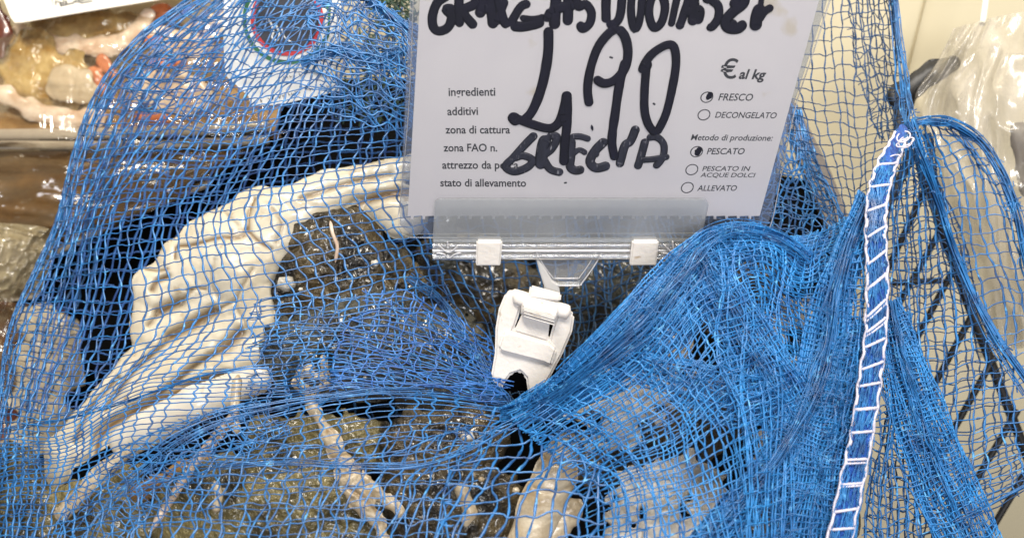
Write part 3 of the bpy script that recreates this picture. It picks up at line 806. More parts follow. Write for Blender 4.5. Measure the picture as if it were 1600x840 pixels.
roll("ridge_netting", RIDGE, [28, 52, 90, 118, 112, 80, 58, 52, 54], 28, 62, bag, M['net_fold'], r=1.35, seed=61, layers=3)
HEMFOLD = [(1356, 305, .463), (1328, 380, .458), (1306, 460, .454), (1292, 540, .452), (1264, 630, .446), (1214, 720, .438), (1146, 800, .430), (1085, 880, .422)]
roll("side_fold_netting", HEMFOLD, [30, 44, 60, 76, 72, 62, 64, 74], 20, 66, bag, M['net_fold'], r=1.35, seed=62, layers=3)
roll("side_fold_netting", [(1338, 500, .454), (1316, 620, .446), (1290, 720, .44), (1262, 880, .432)], [50, 90, 130, 150], 30, 46, bag, M['net_fold'], r=1.35, seed=63, layers=3, bulge=0.3)
roll("side_fold_netting", [(1100, 400, .452), (1135, 470, .449), (1185, 560, .446), (1235, 650, .445), (1250, 740, .442)], [44, 74, 96, 90, 70], 18, 36, bag, M['net_fold'], r=1.25, seed=64, layers=2, bulge=0.35)
roll("side_fold_netting", [(1000, 570, .446), (1080, 600, .440), (1160, 625, .441), (1250, 610, .446)], [50, 80, 90, 60], 14, 30, bag, M['net_fold'], r=1.2, seed=65, layers=2, bulge=0.35)
# upper right sheer netting
TR = [
    [(1225, -40, .54), (1290, -40, .565), (1335, -40, .57), (1392, -40, .56)],
    [(1215, 100, .54), (1290, 100, .562), (1348, 100, .57), (1408, 92, .56)],
    [(1235, 200, .54), (1300, 210, .557), (1352, 212, .56), (1410, 196, .545)],
    [(1278, 300, .53), (1320, 312, .54), (1352, 302, .535), (1388, 262, .52)],
    [(1310, 390, .505), (1330, 388, .505), (1346, 355, .50), (1372, 310, .49)]]
net("sheer_netting", TR, 11, 25, bag, M['net_backlit'], rw=1.1, rf=0.85, drape=False, seed=40, wob=3, jit=0.1)
TR2 = [
    [(1300, -40, .575), (1345, -40, .58), (1394, -40, .565)],
    [(1320, 60, .578), (1365, 60, .58), (1403, 60, .562)],
    [(1345, 140, .575), (1385, 140, .575), (1418, 140, .55)],
    [(1375, 220, .56), (1400, 215, .555), (1425, 205, .535)]]
net("sheer_netting", TR2, 9, 17, bag, M['net_backlit'], rw=1.1, rf=0.85, drape=False, seed=41, wob=4, skew=-0.35, jit=0.15)
MID = [
    [(1200, 130, .565), (1235, 160, .565), (1252, 185, .562)],
    [(1175, 250, .55), (1240, 265, .552), (1295, 285, .545)],
    [(1150, 330, .53), (1240, 340, .532), (1338, 372, .512)],
    [(1150, 420, .505), (1240, 420, .508), (1345, 420, .495)]]
net("middle_netting", MID, 13, 19, bag, M['net'], rw=1.6, rf=1.2, drape=False, seed=43, wob=6, skew=0.2)
net("middle_netting", MID, 14, 17, bag, M['net'], rw=1.5, rf=1.2, drape=False, seed=44, wob=7, skew=-0.35, lift=0.006)
# right flap
FL = [
    [(1400, 222, .495), (1425, 200, .51), (1452, 194, .522), (1480, 198, .53), (1502, 206, .53)],
    [(1396, 300, .495), (1432, 290, .517), (1474, 275, .53), (1522, 266, .53), (1562, 276, .522)],
    [(1388, 400, .495), (1432, 400, .517), (1484, 386, .53), (1548, 372, .53), (1600, 376, .522)],
    [(1386, 500, .488), (1432, 510, .507), (1492, 500, .522), (1564, 490, .526), (1628, 482, .52)],
    [(1380, 600, .478), (1432, 620, .497), (1492, 620, .512), (1564, 602, .516), (1644, 590, .51)],
    [(1362, 720, .468), (1422, 740, .487), (1482, 732, .502), (1562, 712, .507), (1650, 690, .505)],
    [(1342, 890, .46), (1422, 880, .477), (1500, 812, .492), (1572, 778, .50), (1650, 742, .50)]]
net("flap_netting", FL, 13, 34, bag, M['net'], rw=1.7, rf=1.0, drape=False, seed=46, wob=4, skew=0.08)
FL2 = [
    [(1390, 240, .51), (1415, 220, .525), (1440, 210, .535), (1455, 215, .535)],
    [(1380, 330, .515), (1420, 330, .535), (1455, 320, .545), (1482, 330, .54)],
    [(1380, 450, .51), (1430, 450, .53), (1480, 440, .545), (1525, 445, .545)],
    [(1380, 580, .50), (1435, 590, .52), (1500, 580, .535), (1575, 570, .54)],
    [(1365, 720, .488), (1425, 735, .505), (1500, 725, .525), (1610, 690, .53)],
    [(1345, 890, .475), (1425, 890, .49), (1510, 825, .51), (1640, 755, .52)]]
net("flap_netting", FL2, 13, 46, bag, M['net_backlit'], rw=1.4, rf=1.0, drape=False, seed=47, wob=5, skew=-0.15)
FL3 = [[(1375, 480, .485), (1400, 480, .492), (1425, 490, .50)],
       [(1368, 580, .475), (1410, 590, .485), (1450, 600, .492)],
       [(1352, 700, .462), (1410, 710, .475), (1475, 720, .485)],
       [(1315, 890, .45), (1410, 890, .462), (1525, 880, .475)]]
net("flap_netting", FL3, 13, 34, bag, M['net'], rw=1.6, rf=1.1, drape=False, seed=48, wob=6, skew=0.3)
roll("flap_fold_netting", [(1390, 470, .484), (1412, 560, .480), (1440, 660, .478), (1475, 760, .476), (1525, 880, .474)], [34, 66, 92, 104, 110], 18, 50, bag, M['net_fold'], r=1.3, seed=66, layers=2, bulge=0.35)
bundle("flap_edge", [(1422, 196, .51), (1455, 190, .52), (1492, 196, .528), (1535, 226, .53), (1568, 280, .526), (1590, 340, .522), (1604, 410, .52), (1625, 490, .518)],
       [14, 14, 16, 20, 24, 24, 22, 18], 34, bag, M['net'], r=1.15, seed=50, cross=60, drape=False, depth=0.003)
bundle("flap_fold", [(1418, 190, .505), (1440, 240, .507), (1466, 310, .515), (1492, 390, .52), (1520, 460, .52), (1556, 530, .518), (1610, 610, .515)],
       [26, 22, 16, 16, 16, 22, 30], 24, bag, M['net'], r=1.5, seed=51, cross=40, drape=False, depth=0.003)
bundle("flap_fold", [(1392, 470, .482), (1412, 560, .478), (1440, 660, .476), (1475, 760, .474), (1525, 870, .472)], [22, 46, 64, 76, 80], 22, bag, M['net'], r=1.1, seed=52, cross=30, drape=False, depth=0.006)
bundle("flap_fold", [(1395, -30, .56), (1404, 60, .558), (1416, 140, .545), (1426, 200, .52)], [12, 12, 22, 34], 16, bag, M['net'], r=1.3, seed=53, cross=18, drape=False)
bundle("flap_edge", [(1490, 818, .49), (1540, 792, .496), (1600, 760, .50), (1650, 738, .50)], [6, 6, 7, 8], 8, bag, M['net'], r=1.5, seed=54, drape=False, depth=0.001)

# hem with overlocked white thread
HP = [(1412, 200, .488, 7.9), (1400, 228, .474, 11.4), (1384, 262, .462, 14.1), (1372, 305, .455, 15.0), (1368, 360, .45, 15.0), (1371, 430, .446, 15.8), (1368, 520, .442, 15.8), (1358, 600, .438, 16.7), (1346, 680, .434, 16.7), (1329, 760, .43, 17.6), (1306, 870, .424, 18.5)]
hc = catmull(HP, 160)
V, Fq = tubes([P(hc[:, 0], hc[:, 1], hc[:, 2])], [mpp(hc[:, 2]) * hc[:, 3]], flat=0.55, sides=20)
hem = mesh_obj("hem", V, Fq, M['hem'], bag)
tx, ty = np.gradient(hc[:, 0]), np.gradient(hc[:, 1])
ln = np.hypot(tx, ty); hx, hy = -ty / ln, tx / ln
lines, rad = [], []
def hem_pt(i, s, up=0.0):
    """s = -1 right rail .. 1 left rail"""
    i = np.clip(i, 0, 159)
    k0 = np.floor(i).astype(int); k1 = np.minimum(k0 + 1, 159); w = (i - k0)
    h = hc[k0] * (1 - w)[..., None] + hc[k1] * w[..., None]
    nx, ny = hx[k0], hy[k0]
    rr = h[..., 3]
    X, Y = h[..., 0] + nx * s * rr, h[..., 1] + ny * s * rr
    D = h[..., 2] - mpp(h[..., 2]) * rr * 0.55 * np.sqrt(np.maximum(1 - s * s * 0.96, 0)) - 0.0008 - up
    return X, Y, D
ii = np.linspace(6, 159, 320)
g = np.random.default_rng(5)
for s0 in (-1, 1):
    X, Y, D = hem_pt(ii, np.full(320, s0 * 0.98) + 0.07 * np.sin(ii * 0.9 + s0) + 0.05 * vnoise(ii * 0.5, ii * 0, 3))
    lines.append(P(X, Y, D)); rad.append(mpp(D) * (2.7 + 0.45 * vnoise(ii * 0.8, ii * 0 + s0, 4)))
yr = np.interp(np.arange(160), np.arange(160), hc[:, 1])
ycur = 250.0
while ycur < 870:
    i0 = float(np.interp(ycur, hc[:, 1], np.arange(160)))
    rise = np.interp(ycur, [250, 480, 620, 870], [5.0, 5.0, 2.0, 1.5]) + g.uniform(-0.8, 0.8)
    s = np.linspace(-1, 1, 14)
    for rep in range(2 if g.random() < 0.35 else 1):
        e = g.uniform(-0.6, 0.6) + rep * 1.3
        X, Y, D = hem_pt(i0 + e + (s + 1) / 2 * rise, s)
        lines.append(P(X, Y, D)); rad.append(mpp(D) * (2.4 if rep == 0 else 1.8))
    ycur += g.uniform(32, 41)
for k_ in range(4):
    cx, cy, d_ = 1404 + g.uniform(-10, 12), 222 + g.uniform(-16, 34), 0.462
    a = np.linspace(0, g.uniform(3.5, 6.2), 26) + g.uniform(0, 6)
    rx, ry = g.uniform(7, 15), g.uniform(4, 10)
    X, Y = cx + rx * np.cos(a) + 0.3 * ry * np.sin(a), cy + ry * np.sin(a) - 0.4 * rx * np.cos(a)
    D = d_ + g.uniform(-0.004, 0.004) - 0.002 * np.sin(a)
    lines.append(P(X, Y, D)); rad.append(mpp(D) * 1.15)
V, Fq = tubes(lines, rad, flat=0.85, sides=7)
fl, fr_ = [], []
for k_ in range(520):
    i0 = g.uniform(2, 158); sd = g.uniform(-1.05, 1.05); n_ = 8
    q = np.linspace(0, 1, n_)
    X, Y, D = hem_pt(i0 + q * g.uniform(3, 9), np.clip(sd + q * g.uniform(-0.3, 0.3), -1.25, 1.25))
    fl.append(P(X + 1.2 * np.sin(q * 5 + k_), Y, D - 0.0002)); fr_.append(mpp(D) * g.uniform(0.6, 1.3))
Vf, Ff = tubes(fl, fr_, flat=0.6, sides=5)
mesh_obj("hem_threads", Vf, Ff, M['net'], hem)
mesh_obj("white_stitching", V, Fq, M['stitch'], hem)

#SECTION card
# ------------------------------------------------------------------ price card and its holder
class Plane:
    def __init__(self, a, b, c):
        a, b, c = (P(*q) for q in (a, b, c))
        self.o = a
        self.ex = (b - a) / np.linalg.norm(b - a)
        n = np.cross(b - a, c - a)
        self.n = n / np.linalg.norm(n)
        if self.n @ FWD > 0: self.n = -self.n
        self.ey = np.cross(self.n, self.ex)

    def at(self, px, py, off=0.0):
        px, py = np.asarray(px, float), np.asarray(py, float)
        dirs = FWD + ((px - 800) / 1600 * K)[..., None] * RIGHT - ((py - 420) / 1600 * K)[..., None] * UP
        t = ((self.o - CAM) @ self.n) / (dirs @ self.n)
        return CAM + t[..., None] * dirs + off * self.n


CP = Plane((640, 340, 0.489), (1190, 340, 0.491), (655, 0, 0.441))


def prism(name, outline, plane, off, thick, m, parent=None, bevel=0.0003, holes=(), seg=2, smooth=False):
    pts = plane.at([q[0] for q in outline], [q[1] for q in outline], off)
    bm = bmesh.new()
    vs = [bm.verts.new(Vector([float(c) for c in p])) for p in pts]
    f = bm.faces.new(vs)
    f.normal_update()
    if f.normal @ Vector([float(c) for c in plane.n]) < 0:
        f.normal_flip()
    r = bmesh.ops.extrude_face_region(bm, geom=[f])
    mv = [e for e in r['geom'] if isinstance(e, bmesh.types.BMVert)]
    bmesh.ops.translate(bm, verts=mv, vec=Vector([float(c) for c in -plane.n * thick]))
    bmesh.ops.recalc_face_normals(bm, faces=bm.faces[:])
    if bevel:
        bmesh.ops.bevel(bm, geom=[e for e in bm.edges if e.calc_face_angle(0) > 0.5], offset=bevel, segments=seg, affect='EDGES', clamp_overlap=True)
    bmesh.ops.triangulate(bm, faces=[f for f in bm.faces if len(f.verts) > 4])
    me = bpy.data.meshes.new(name)
    bm.to_mesh(me); bm.free()
    me.materials.append(m)
    o = bpy.data.objects.new(name, me)
    COL.objects.link(o)
    return attach(o, parent)


card = thing("price_card", CP.at(900, 345), "white price card with big handwritten 4.90 in black marker", "price card")
edge = [(663, -120), (1313, -120), (1187, 337)]
x = 1187.0
tooth = []
while x > 642:
    tooth += [(x, 337), (x - 13, 337.5), (x - 13.4, 342), (x - 17, 342), (x - 17.4, 337.5)]
    x -= 18.2
edge += tooth[1:] + [(637, 338)]
prism("sheet", edge, CP, 0.0, 0.0005, M['card'], card, bevel=0)


def ink(name, strokes, m, off0, plane=CP, parent=card, flat=0.03, seed=0):
    lines, rad = [], []
    for i, (pts, wd) in enumerate(strokes):
        n = max(len(pts) * 9, 16)
        c = catmull(pts, n)
        e = wd * 0.5
        L = plane.at(c[:, 0], c[:, 1], off0 + 0.000012 * i)
        s = mpp(0.465)
        arc = np.concatenate([[0], np.cumsum(np.linalg.norm(np.diff(L, axis=0), axis=1))])
        # denser ends for round caps
        tot = arc[-1]
        R = e * s
        extra = np.linspace(0, 1, 7)
        capd = R * (1 - np.cos(extra * math.pi / 2))
        arcs = np.unique(np.concatenate([np.clip(capd, 0, tot / 2), np.linspace(min(R, tot / 2), tot - min(R, tot / 2), n), tot - np.clip(capd, 0, tot / 2)]))
        L2 = np.stack([np.interp(arcs, arc, L[:, k]) for k in range(3)], 1)
        dd = np.minimum(arcs, tot - arcs)
        prof = np.sqrt(np.clip(1 - (1 - np.clip(dd / R, 0, 1)) ** 2, 0.02, 1))
        wv = 1 + 0.05 * vnoise(arcs / s / 14, arcs * 0 + i * 3.3, seed + 4)
        lines.append(L2); rad.append(R * prof * wv)
    V, Fq = tubes(lines, rad, flat=flat, sides=6, normal=plane.n)
    return mesh_obj(name, V, Fq, m, parent, smooth=False)


ink("handwriting", [
    ([(722, -28), (700, -8), (684, 4), (676, 24), (677, 42), (686, 49), (700, 43), (706, 26), (697, 15), (712, 14)], 14.7),
    ([(719, -40), (717, 8), (718, 43)], 14.7), ([(718, -22), (740, -12), (742, 6), (724, 18), (743, 44)], 14.7),
    ([(748, 28), (756, 0), (764, -30)], 15.8), ([(762, -28), (768, 15), (771, 45)], 16.9), ([(750, 14), (775, 14)], 15.8),
    ([(773, 40), (790, -2)], 13.6), ([(776, -10), (786, 30), (796, 42)], 14.7),
    ([(829, 5), (815, 10), (804, 26), (797, 40)], 13.6), ([(797, 40), (815, 42), (836, 38), (850, 32)], 15.8), ([(812, 28), (835, 30), (852, 26)], 10.2),
    ([(872, -36), (868, 8), (866, 46)], 16.9), ([(890, -36), (888, 5), (887, 40)], 15.8), ([(858, 18), (876, 12), (900, 8)], 16.9), ([(852, 34), (862, 14)], 13.6),
    ([(900, -12), (903, 10), (915, 7), (924, 20), (921, 37), (910, 45), (905, 34)], 13.6), ([(900, -12), (914, -20), (926, -24)], 13.6),
    ([(950, -40), (947, 0), (947, 36)], 14.7), ([(947, 38), (962, 36), (970, 18), (973, -30)], 13.6),
    ([(992, -40), (986, 8), (988, 36), (993, 46), (1000, 28), (1006, -30)], 12.4),
    ([(1030, -16), (1018, -2), (1014, 22), (1021, 43), (1033, 36), (1039, 12), (1034, -10), (1028, -18)], 13.6),
    ([(1066, -40), (1056, 5), (1048, 42)], 11.3), ([(1044, -24), (1080, -28)], 11.3),
    ([(1060, 46), (1072, 12), (1080, -20)], 13.6), ([(1080, -20), (1084, 12), (1082, 40)], 16.9), ([(1068, 20), (1092, 16), (1090, 38)], 14.7),
    ([(1098, -22), (1110, -2), (1122, 10), (1122, 28), (1112, 42), (1106, 38)], 13.6), ([(1098, -4), (1112, 2)], 12.4),
    ([(1145, -28), (1160, -16), (1162, 4), (1146, 18), (1134, 32), (1138, 43), (1154, 44), (1164, 33)], 16.9), ([(1148, -4), (1150, 14)], 18.1), ([(1140, 40), (1152, 36)], 16.9),
    ([(1189, 6), (1182, 28), (1180, 48)], 19.2), ([(1184, 34), (1195, 18), (1208, 10)], 12.4), ([(1186, 24), (1190, -4)], 9.0),
], M['ink'], 0.00004, seed=1)
ink("price_handwriting", [
    ([(857, 42), (856, 85), (847, 133), (832, 172), (815, 192)], 15.5),
    ([(797, 178), (806, 184), (832, 194), (858, 200), (873, 191), (882, 166), (886, 142)], 15),
    ([(798, 176), (803, 184), (812, 193)], 19), ([(886, 142), (886, 190), (882, 228), (881, 258)], 15), ([(878, 172), (882, 196)], 15),
    ([(965, 43), (950, 53), (934, 74), (923, 105), (918, 138), (921, 166)], 14), ([(964, 42), (976, 57), (981, 80), (977, 104), (963, 123), (944, 130), (928, 121)], 14.5),
    ([(978, 92), (968, 130), (961, 177), (956, 219), (961, 250)], 14.5),
    ([(1001, 114), (1009, 96), (1022, 81), (1042, 70), (1053, 74), (1056, 99), (1050, 138), (1040, 178), (1025, 209)], 13.5),
    ([(1010, 100), (1007, 140), (1007, 172), (1013, 194), (1025, 210)], 13.5), ([(1003, 112), (1009, 102), (1014, 93)], 19),
    ([(923, 199.5), (927, 198.5)], 15.5),
], M['ink'], 0.0006, seed=2)
ink("origin_handwriting", [
    ([(838, 208), (821, 225), (802, 246), (790, 260), (803, 268), (824, 261), (832, 250), (817, 243), (800, 248)], 13.2),
    ([(855, 211), (848, 231), (844, 264)], 20.4), ([(854, 212), (870, 214), (862, 232), (848, 243)], 13.2), ([(848, 246), (860, 264), (880, 270)], 13.2),
    ([(890, 214), (906, 213), (923, 218)], 10.8), ([(893, 216), (892, 243), (891, 260), (900, 266), (913, 263)], 14.4), ([(893, 242), (905, 234), (917, 240)], 9.6),
    ([(948, 217), (930, 235), (922, 252), (932, 262), (953, 257)], 15.6), ([(925, 244), (936, 238)], 10.8),
    ([(995, 196), (985, 220), (976, 228), (967, 261)], 14.4),
    ([(1009, 216), (1002, 242), (995, 264)], 13.2), ([(1010, 215), (1026, 214), (1037, 226), (1035, 246), (1022, 262)], 12.0), ([(999, 250), (1022, 248), (1046, 244)], 10.8)],
    M['ink_thin'], 0.00032, seed=3)

# printed text
TXT = []
dg = None
def text_mesh(s, x0, x1, yb0, yb1=None, bold=0.0, shear=0.0, plane=CP, off=0.00003, hscale=1.0, up=None):
    yb1 = yb0 if yb1 is None else yb1
    cu = bpy.data.curves.new("lettering", 'FONT')
    cu.body = s
    cu.shear = shear
    cu.offset = bold
    cu.resolution_u = 3
    o = bpy.data.objects.new("lettering", cu)
    COL.objects.link(o)
    bpy.context.view_layer.update()
    me = bpy.data.meshes.new_from_object(o.evaluated_get(bpy.context.evaluated_depsgraph_get()))
    v = np.array([q.co[:] for q in me.vertices])
    fs = [tuple(p.vertices) for p in me.polygons]
    bpy.data.objects.remove(o); bpy.data.curves.remove(cu); bpy.data.meshes.remove(me)
    a, b = plane.at(x0, yb0, off), plane.at(x1, yb1, off)
    ex = b - a
    L = np.linalg.norm(ex); ex = ex / L
    ey = np.cross(plane.n, ex)
    lo, hi = v[:, 0].min(), v[:, 0].max()
    sc = L / (hi - lo)
    pts = a + ((v[:, 0] - lo) * sc)[:, None] * ex + (v[:, 1] * sc * hscale)[:, None] * ey
    return pts, fs


def join_text(name, items, m, parent):
    vs, fs, n = [], [], 0
    for pts, f in items:
        vs.append(pts); fs += [tuple(i + n for i in q) for q in f]; n += len(pts)
    return mesh_obj(name, np.concatenate(vs), fs, m, parent, smooth=False)


B = 0.02
items = [text_mesh(*a, bold=B, hscale=1.1) for a in [
    ("ingredienti", 701, 774, 150, 149.5), ("additivi", 699, 747, 180, 179.5), ("zona di cattura", 696, 797, 208.5), ("zona FAO n.", 693, 777, 236.5),
    ("attrezzo da pesca", 691, 810, 263.5), ("stato di allevamento", 688, 822, 291, 291.5)]]
items += [text_mesh("€", 1124, 1150, 122, 123, bold=0.012), text_mesh("al kg", 1154, 1196, 123, 124, bold=0.03, shear=0.22),
          text_mesh("FRESCO", 1122, 1176, 157, 157.5, shear=0.2, bold=0.014, hscale=1.05), text_mesh("DECONGELATO", 1117, 1213, 184, 185, shear=0.2, bold=0.014, hscale=1.05),
          text_mesh("Metodo di produzione:", 1079, 1207, 219, 220, shear=0.2, bold=0.014), text_mesh("PESCATO", 1104, 1163, 241, 241, shear=0.2, bold=0.014, hscale=1.05),
          text_mesh("PESCATO IN", 1097, 1172, 267, 267, shear=0.2, bold=0.012, hscale=0.85), text_mesh("ACQUE DOLCI", 1094, 1180, 276.5, 277, shear=0.2, bold=0.012, hscale=0.82, off=0.000045),
          text_mesh("ALLEVATO", 1089, 1151, 298, 298, shear=0.2, bold=0.014, hscale=1.05)]
for it in items: join_text("printed_text", [it], M['print'], card)
th = np.linspace(0, 2 * math.pi, 15)
for cx, cy in [(1104.5, 152), (1100, 179.5), (1088.5, 237), (1081, 265), (1074, 293)]:
    ink("tick_circle", [([(cx + 9.2 * math.cos(t) + 1.5 * math.sin(-t), cy + 8 * math.sin(t)) for t in th], 1.7)], M['print'], 0.00003)
ink("tick_mark", [([(1112, 144), (1107, 153), (1107, 156)], 9), ([(1109, 147), (1105, 151)], 6)], M['ink'], 0.0001)
ink("tick_mark", [([(1094, 230), (1091, 237), (1087, 243)], 9), ([(1090, 234), (1086, 238)], 6)], M['ink'], 0.0001)
for q in ([(952, 89), (958, 91)], [(1020, 161), (1024, 164)], [(881, 286), (886, 285)]): ink("smudge", [(q, 3)], M['print'], 0.00004)

hold = thing("sign_holder", P(830, 600, 0.53), "clear plastic sign holder with white spring clip, gripping the price card and net", "sign holder")
def rrect(x0, y0, x1, y1, r, x0b=None, x1b=None, corners="abcd"):
    """rounded quad: top edge x0..x1 at y0, bottom edge x0b..x1b at y1"""
    x0b = x0 if x0b is None else x0b
    x1b = x1 if x1b is None else x1b
    out = []
    for nm, cx, cy, a0 in (("a", x0 + r, y0 + r, 180), ("b", x1 - r, y0 + r, 270), ("c", x1b - r, y1 - r, 0), ("d", x0b + r, y1 - r, 90)):
        if nm in corners:
            for k_ in range(5):
                a = math.radians(a0 + 22.5 * k_)
                out.append((cx + r * math.cos(a), cy + r * math.sin(a)))
        else:
            out.append({"a": (x0, y0), "b": (x1, y0), "c": (x1b, y1), "d": (x0b, y1)}[nm])
    return out
prism("sleeve", [(646, -120), (1325, -120), (1304, -30), (1291, 12), (1276, 60), (1262, 104), (1241, 166), (1222, 260), (1207, 335), (1197, 366), (1180, 372), (640, 369), (628, 364), (622, 352), (624, 320)], CP, 0.0016, 0.0006, M['sleeve'], hold, bevel=0.0002)
prism("sleeve_back", [(646, -120), (1325, -120), (1291, 12), (1241, 166), (1207, 335), (1195, 366), (640, 368), (624, 352)], CP, -0.0012, 0.0006, M['sleeve_back'], hold, bevel=0.0002)
for q in ([(622, 340), (627, 300), (640, 150), (648, -60)], [(1198, 364), (1208, 333), (1224, 250), (1242, 166), (1262, 104), (1277, 60), (1292, 12), (1306, -30)], [(640, 369.5), (900, 371.5), (1180, 372)]):
    ink("sleeve_edge_glint", [(q, 1.8)], M['clear_edge'], 0.0012, parent=hold, flat=0.8)  # thin pale strips drawn as highlights along the sleeve edges
prism("gripper", rrect(680, 304, 1104, 371, 9, 677, 1092, "ab"), CP, 0.0060, 0.0022, M['grip'], hold, bevel=0.0006)
for y_, w_, mt in ((377, 4.4, 'clear'), (385, 3.2, 'clear_edge'), (394, 6.0, 'clear')):
    c = CP.at(np.linspace(677, 1088, 30), np.full(30, y_), 0.0048)
    V, Fq = tubes([c], [mpp(0.49) * w_], flat=0.9, sides=12, normal=CP.n)
    mesh_obj("hinge_rail", V, Fq, M[mt], hold)
prism("gripper_lower", rrect(677, 370.5, 1088, 401, 6, 676, 1083, "cd"), CP, 0.0036, 0.002, M['clear'], hold, bevel=0.0005)
for (xa, xb, xc, xd) in ((745, 785, 744, 782), (985, 1026, 981, 1022)):
    prism("hinge_block", rrect(xa, 366, xb, 404, 3, xc, xd, "cd"), CP, 0.0085, 0.007, M['white_plastic'], hold, bevel=0.0009, seg=3)
for cx in (702, 1050):
    ink("spring_knob", [([(cx - 14, 375), (cx - 4, 384), (cx + 4, 384), (cx + 14, 375)], 4), ([(cx - 2, 368), (cx - 1, 380)], 5), ([(cx - 20, 386), (cx - 8, 388), (cx, 394), (cx + 10, 388), (cx + 20, 386)], 4)], M['clear_edge'], 0.0064, parent=hold, flat=0.6)
# clear trapezoid bracket
prism("bracket", [(828, 384), (942, 384), (936, 396), (905, 437), (862, 437), (836, 400)], CP, 0.0050, 0.0018, M['clear'], hold, bevel=0.0004)
ink("bracket_rim", [([(836, 384), (850, 408), (864, 427)], 2.4), ([(864, 427), (884, 427), (903, 427)], 3), ([(903, 427), (918, 406), (930, 386)], 2.6),
                    ([(856, 437), (880, 438), (905, 438)], 4.5), ([(905, 438), (924, 412), (939, 388)], 4)], M['clear_edge'], 0.0056, parent=hold, flat=0.5)
prism("bracket_stem", [(836, 392), (850, 410), (862, 430), (872, 436), (876, 462), (846, 458), (850, 440), (842, 415)], CP, 0.0062, 0.0030, M['stem'], hold, bevel=0.0006)

# white spring clip, tilted about 15 degrees, leaning away at the bottom
KP = Plane((775, 590, 0.512), (860, 605, 0.511), (840, 440, 0.497))
clip = prism("clip_body", [(790, 456), (800, 450), (815, 452), (817, 470), (808, 500), (803, 512), (858, 528), (866, 500), (874, 480), (890, 482), (898, 490), (894, 515),
                           (880, 548), (862, 582), (846, 606), (826, 612), (822, 585), (813, 576), (800, 580), (788, 596), (783, 612), (768, 584), (774, 548), (775, 510), (780, 480)],
             KP, 0.004, 0.0045, M['white_plastic'], hold, bevel=0.0013, seg=3)
prism("clip_tongue", [(818, 484), (860, 494), (856, 530), (804, 514)], KP, 0.0034, 0.003, M['white_plastic'], hold, bevel=0.0008)
prism("clip_pad", [(786, 516), (796, 511), (862, 530), (871, 540), (862, 566), (850, 560), (785, 543), (779, 538)], KP, 0.0066, 0.004, M['white_plastic'], hold, bevel=0.0014, seg=3)
prism("clip_cap", [(829, 442), (878, 455), (876, 466), (826, 460)], KP, 0.0062, 0.004, M['white_plastic'], hold, bevel=0.001)
def cyl(name, a, b, r, plane, off, m, ridges=0):
    c = plane.at(np.linspace(a[0], b[0], 24), np.linspace(a[1], b[1], 24), off)
    s_ = np.linspace(0, 1, 24)
    prof = np.sqrt(np.clip(1 - np.clip((np.abs(s_ - 0.5) * 2 - 0.86) / 0.14, 0, 1) ** 2, 0.03, 1))
    V, Fq = tubes([c], [mpp(0.5) * r * prof], flat=1.0, sides=18, normal=plane.n)
    return mesh_obj(name, V, Fq, m, hold)
cyl("clip_pin", (802, 459), (892, 486), 12, KP, 0.0035, M['white_plastic'])
cyl("clip_barrel", (816, 470), (872, 486), 16, KP, 0.0055, M['white_plastic'])
ink("barrel_ridges", [([(819, 470 + k_ * 4), (868, 484 + k_ * 4)], 1.6) for k_ in (-1, 0.2, 1.4, 2.6)], M['white_plastic'], 0.0136, plane=KP, parent=hold, flat=0.6)
prism("back_jaw", [(782, 500), (885, 520), (868, 590), (842, 618), (784, 618), (770, 590)], KP, -0.006, 0.0025, M['black'], hold, bevel=0.0008)

#SECTION surroundings
# ------------------------------------------------------------------ bag label with round emblem
lab = thing("bag_label", P(450, 160, 0.60), "white label with a dark round emblem ringed in green, white and red, under the net", "label")
LP = Plane((390, 160, 0.560), (530, 140, 0.565), (380, 10, 0.555))
prism("label_sheet", [(350, -30), (349, 60), (352, 118), (368, 132), (388, 150), (392, 166), (440, 163), (530, 142), (526, 126), (514, 119), (526, 104), (531, 88), (533, 40), (534, -30)], LP, 0, 0.0006, M['paper_cool'], lab, bevel=0)
def disc(name, cx, cy, r, m, off, n=48):
    prism(name, [(cx + r * math.cos(t), cy + r * 1.0 * math.sin(t)) for t in np.linspace(0, 2 * math.pi, n, endpoint=False)], LP, off, 0.0003, m, lab, bevel=0)
for nm, r, mt, off in (("green_ring", 70, 'green', .0005), ("white_ring", 63.5, 'paper_cool', .0010), ("red_ring", 57, 'red', .0015), ("dark_disc", 50, 'navy', .0020)):
    disc(nm, 449, 31, r, M[mt], off)
prism("label_sheet", [(500, 88), (515, 62), (518, 10), (516, -30), (534, -30), (533, 40), (530, 90), (524, 106), (512, 118), (480, 106)], LP, 0.0028, 0.0004, M['paper_cool'], lab, bevel=0)
ink("emblem_line", [([(413, 30), (422, 34), (428, 50), (426, 60), (434, 64), (437, 54), (432, 40)], 4), ([(440, 44), (446, 60), (458, 68)], 3)], M['paper_cool'], 0.0026, plane=LP, parent=lab, flat=0.1)
g = np.random.default_rng(9)
st = []
for row in range(6):
    x_, y0_ = (398 if row > 1 else 440) + g.uniform(-6, 4), 118 + row * 9.5 - (18 if row < 2 else 0)
    xe = 524 - row * 4
    while x_ < xe:
        wl = g.uniform(2, 4)
        yy = y0_ - (x_ - 400) * 0.22 + 22
        if g.random() < 0.8 and yy < 160 - (x_ - 400) * 0.16:
            st.append(([(x_, yy - g.uniform(1, 3)), (x_ + wl * 0.5, yy + g.uniform(-1, 3)), (x_ + wl, yy + g.uniform(-2, 1))], 1.3))
        x_ += wl + g.uniform(0.8, 3)
ink("small_print", st, M['print'], 0.0004, plane=LP, parent=lab, flat=0.1)

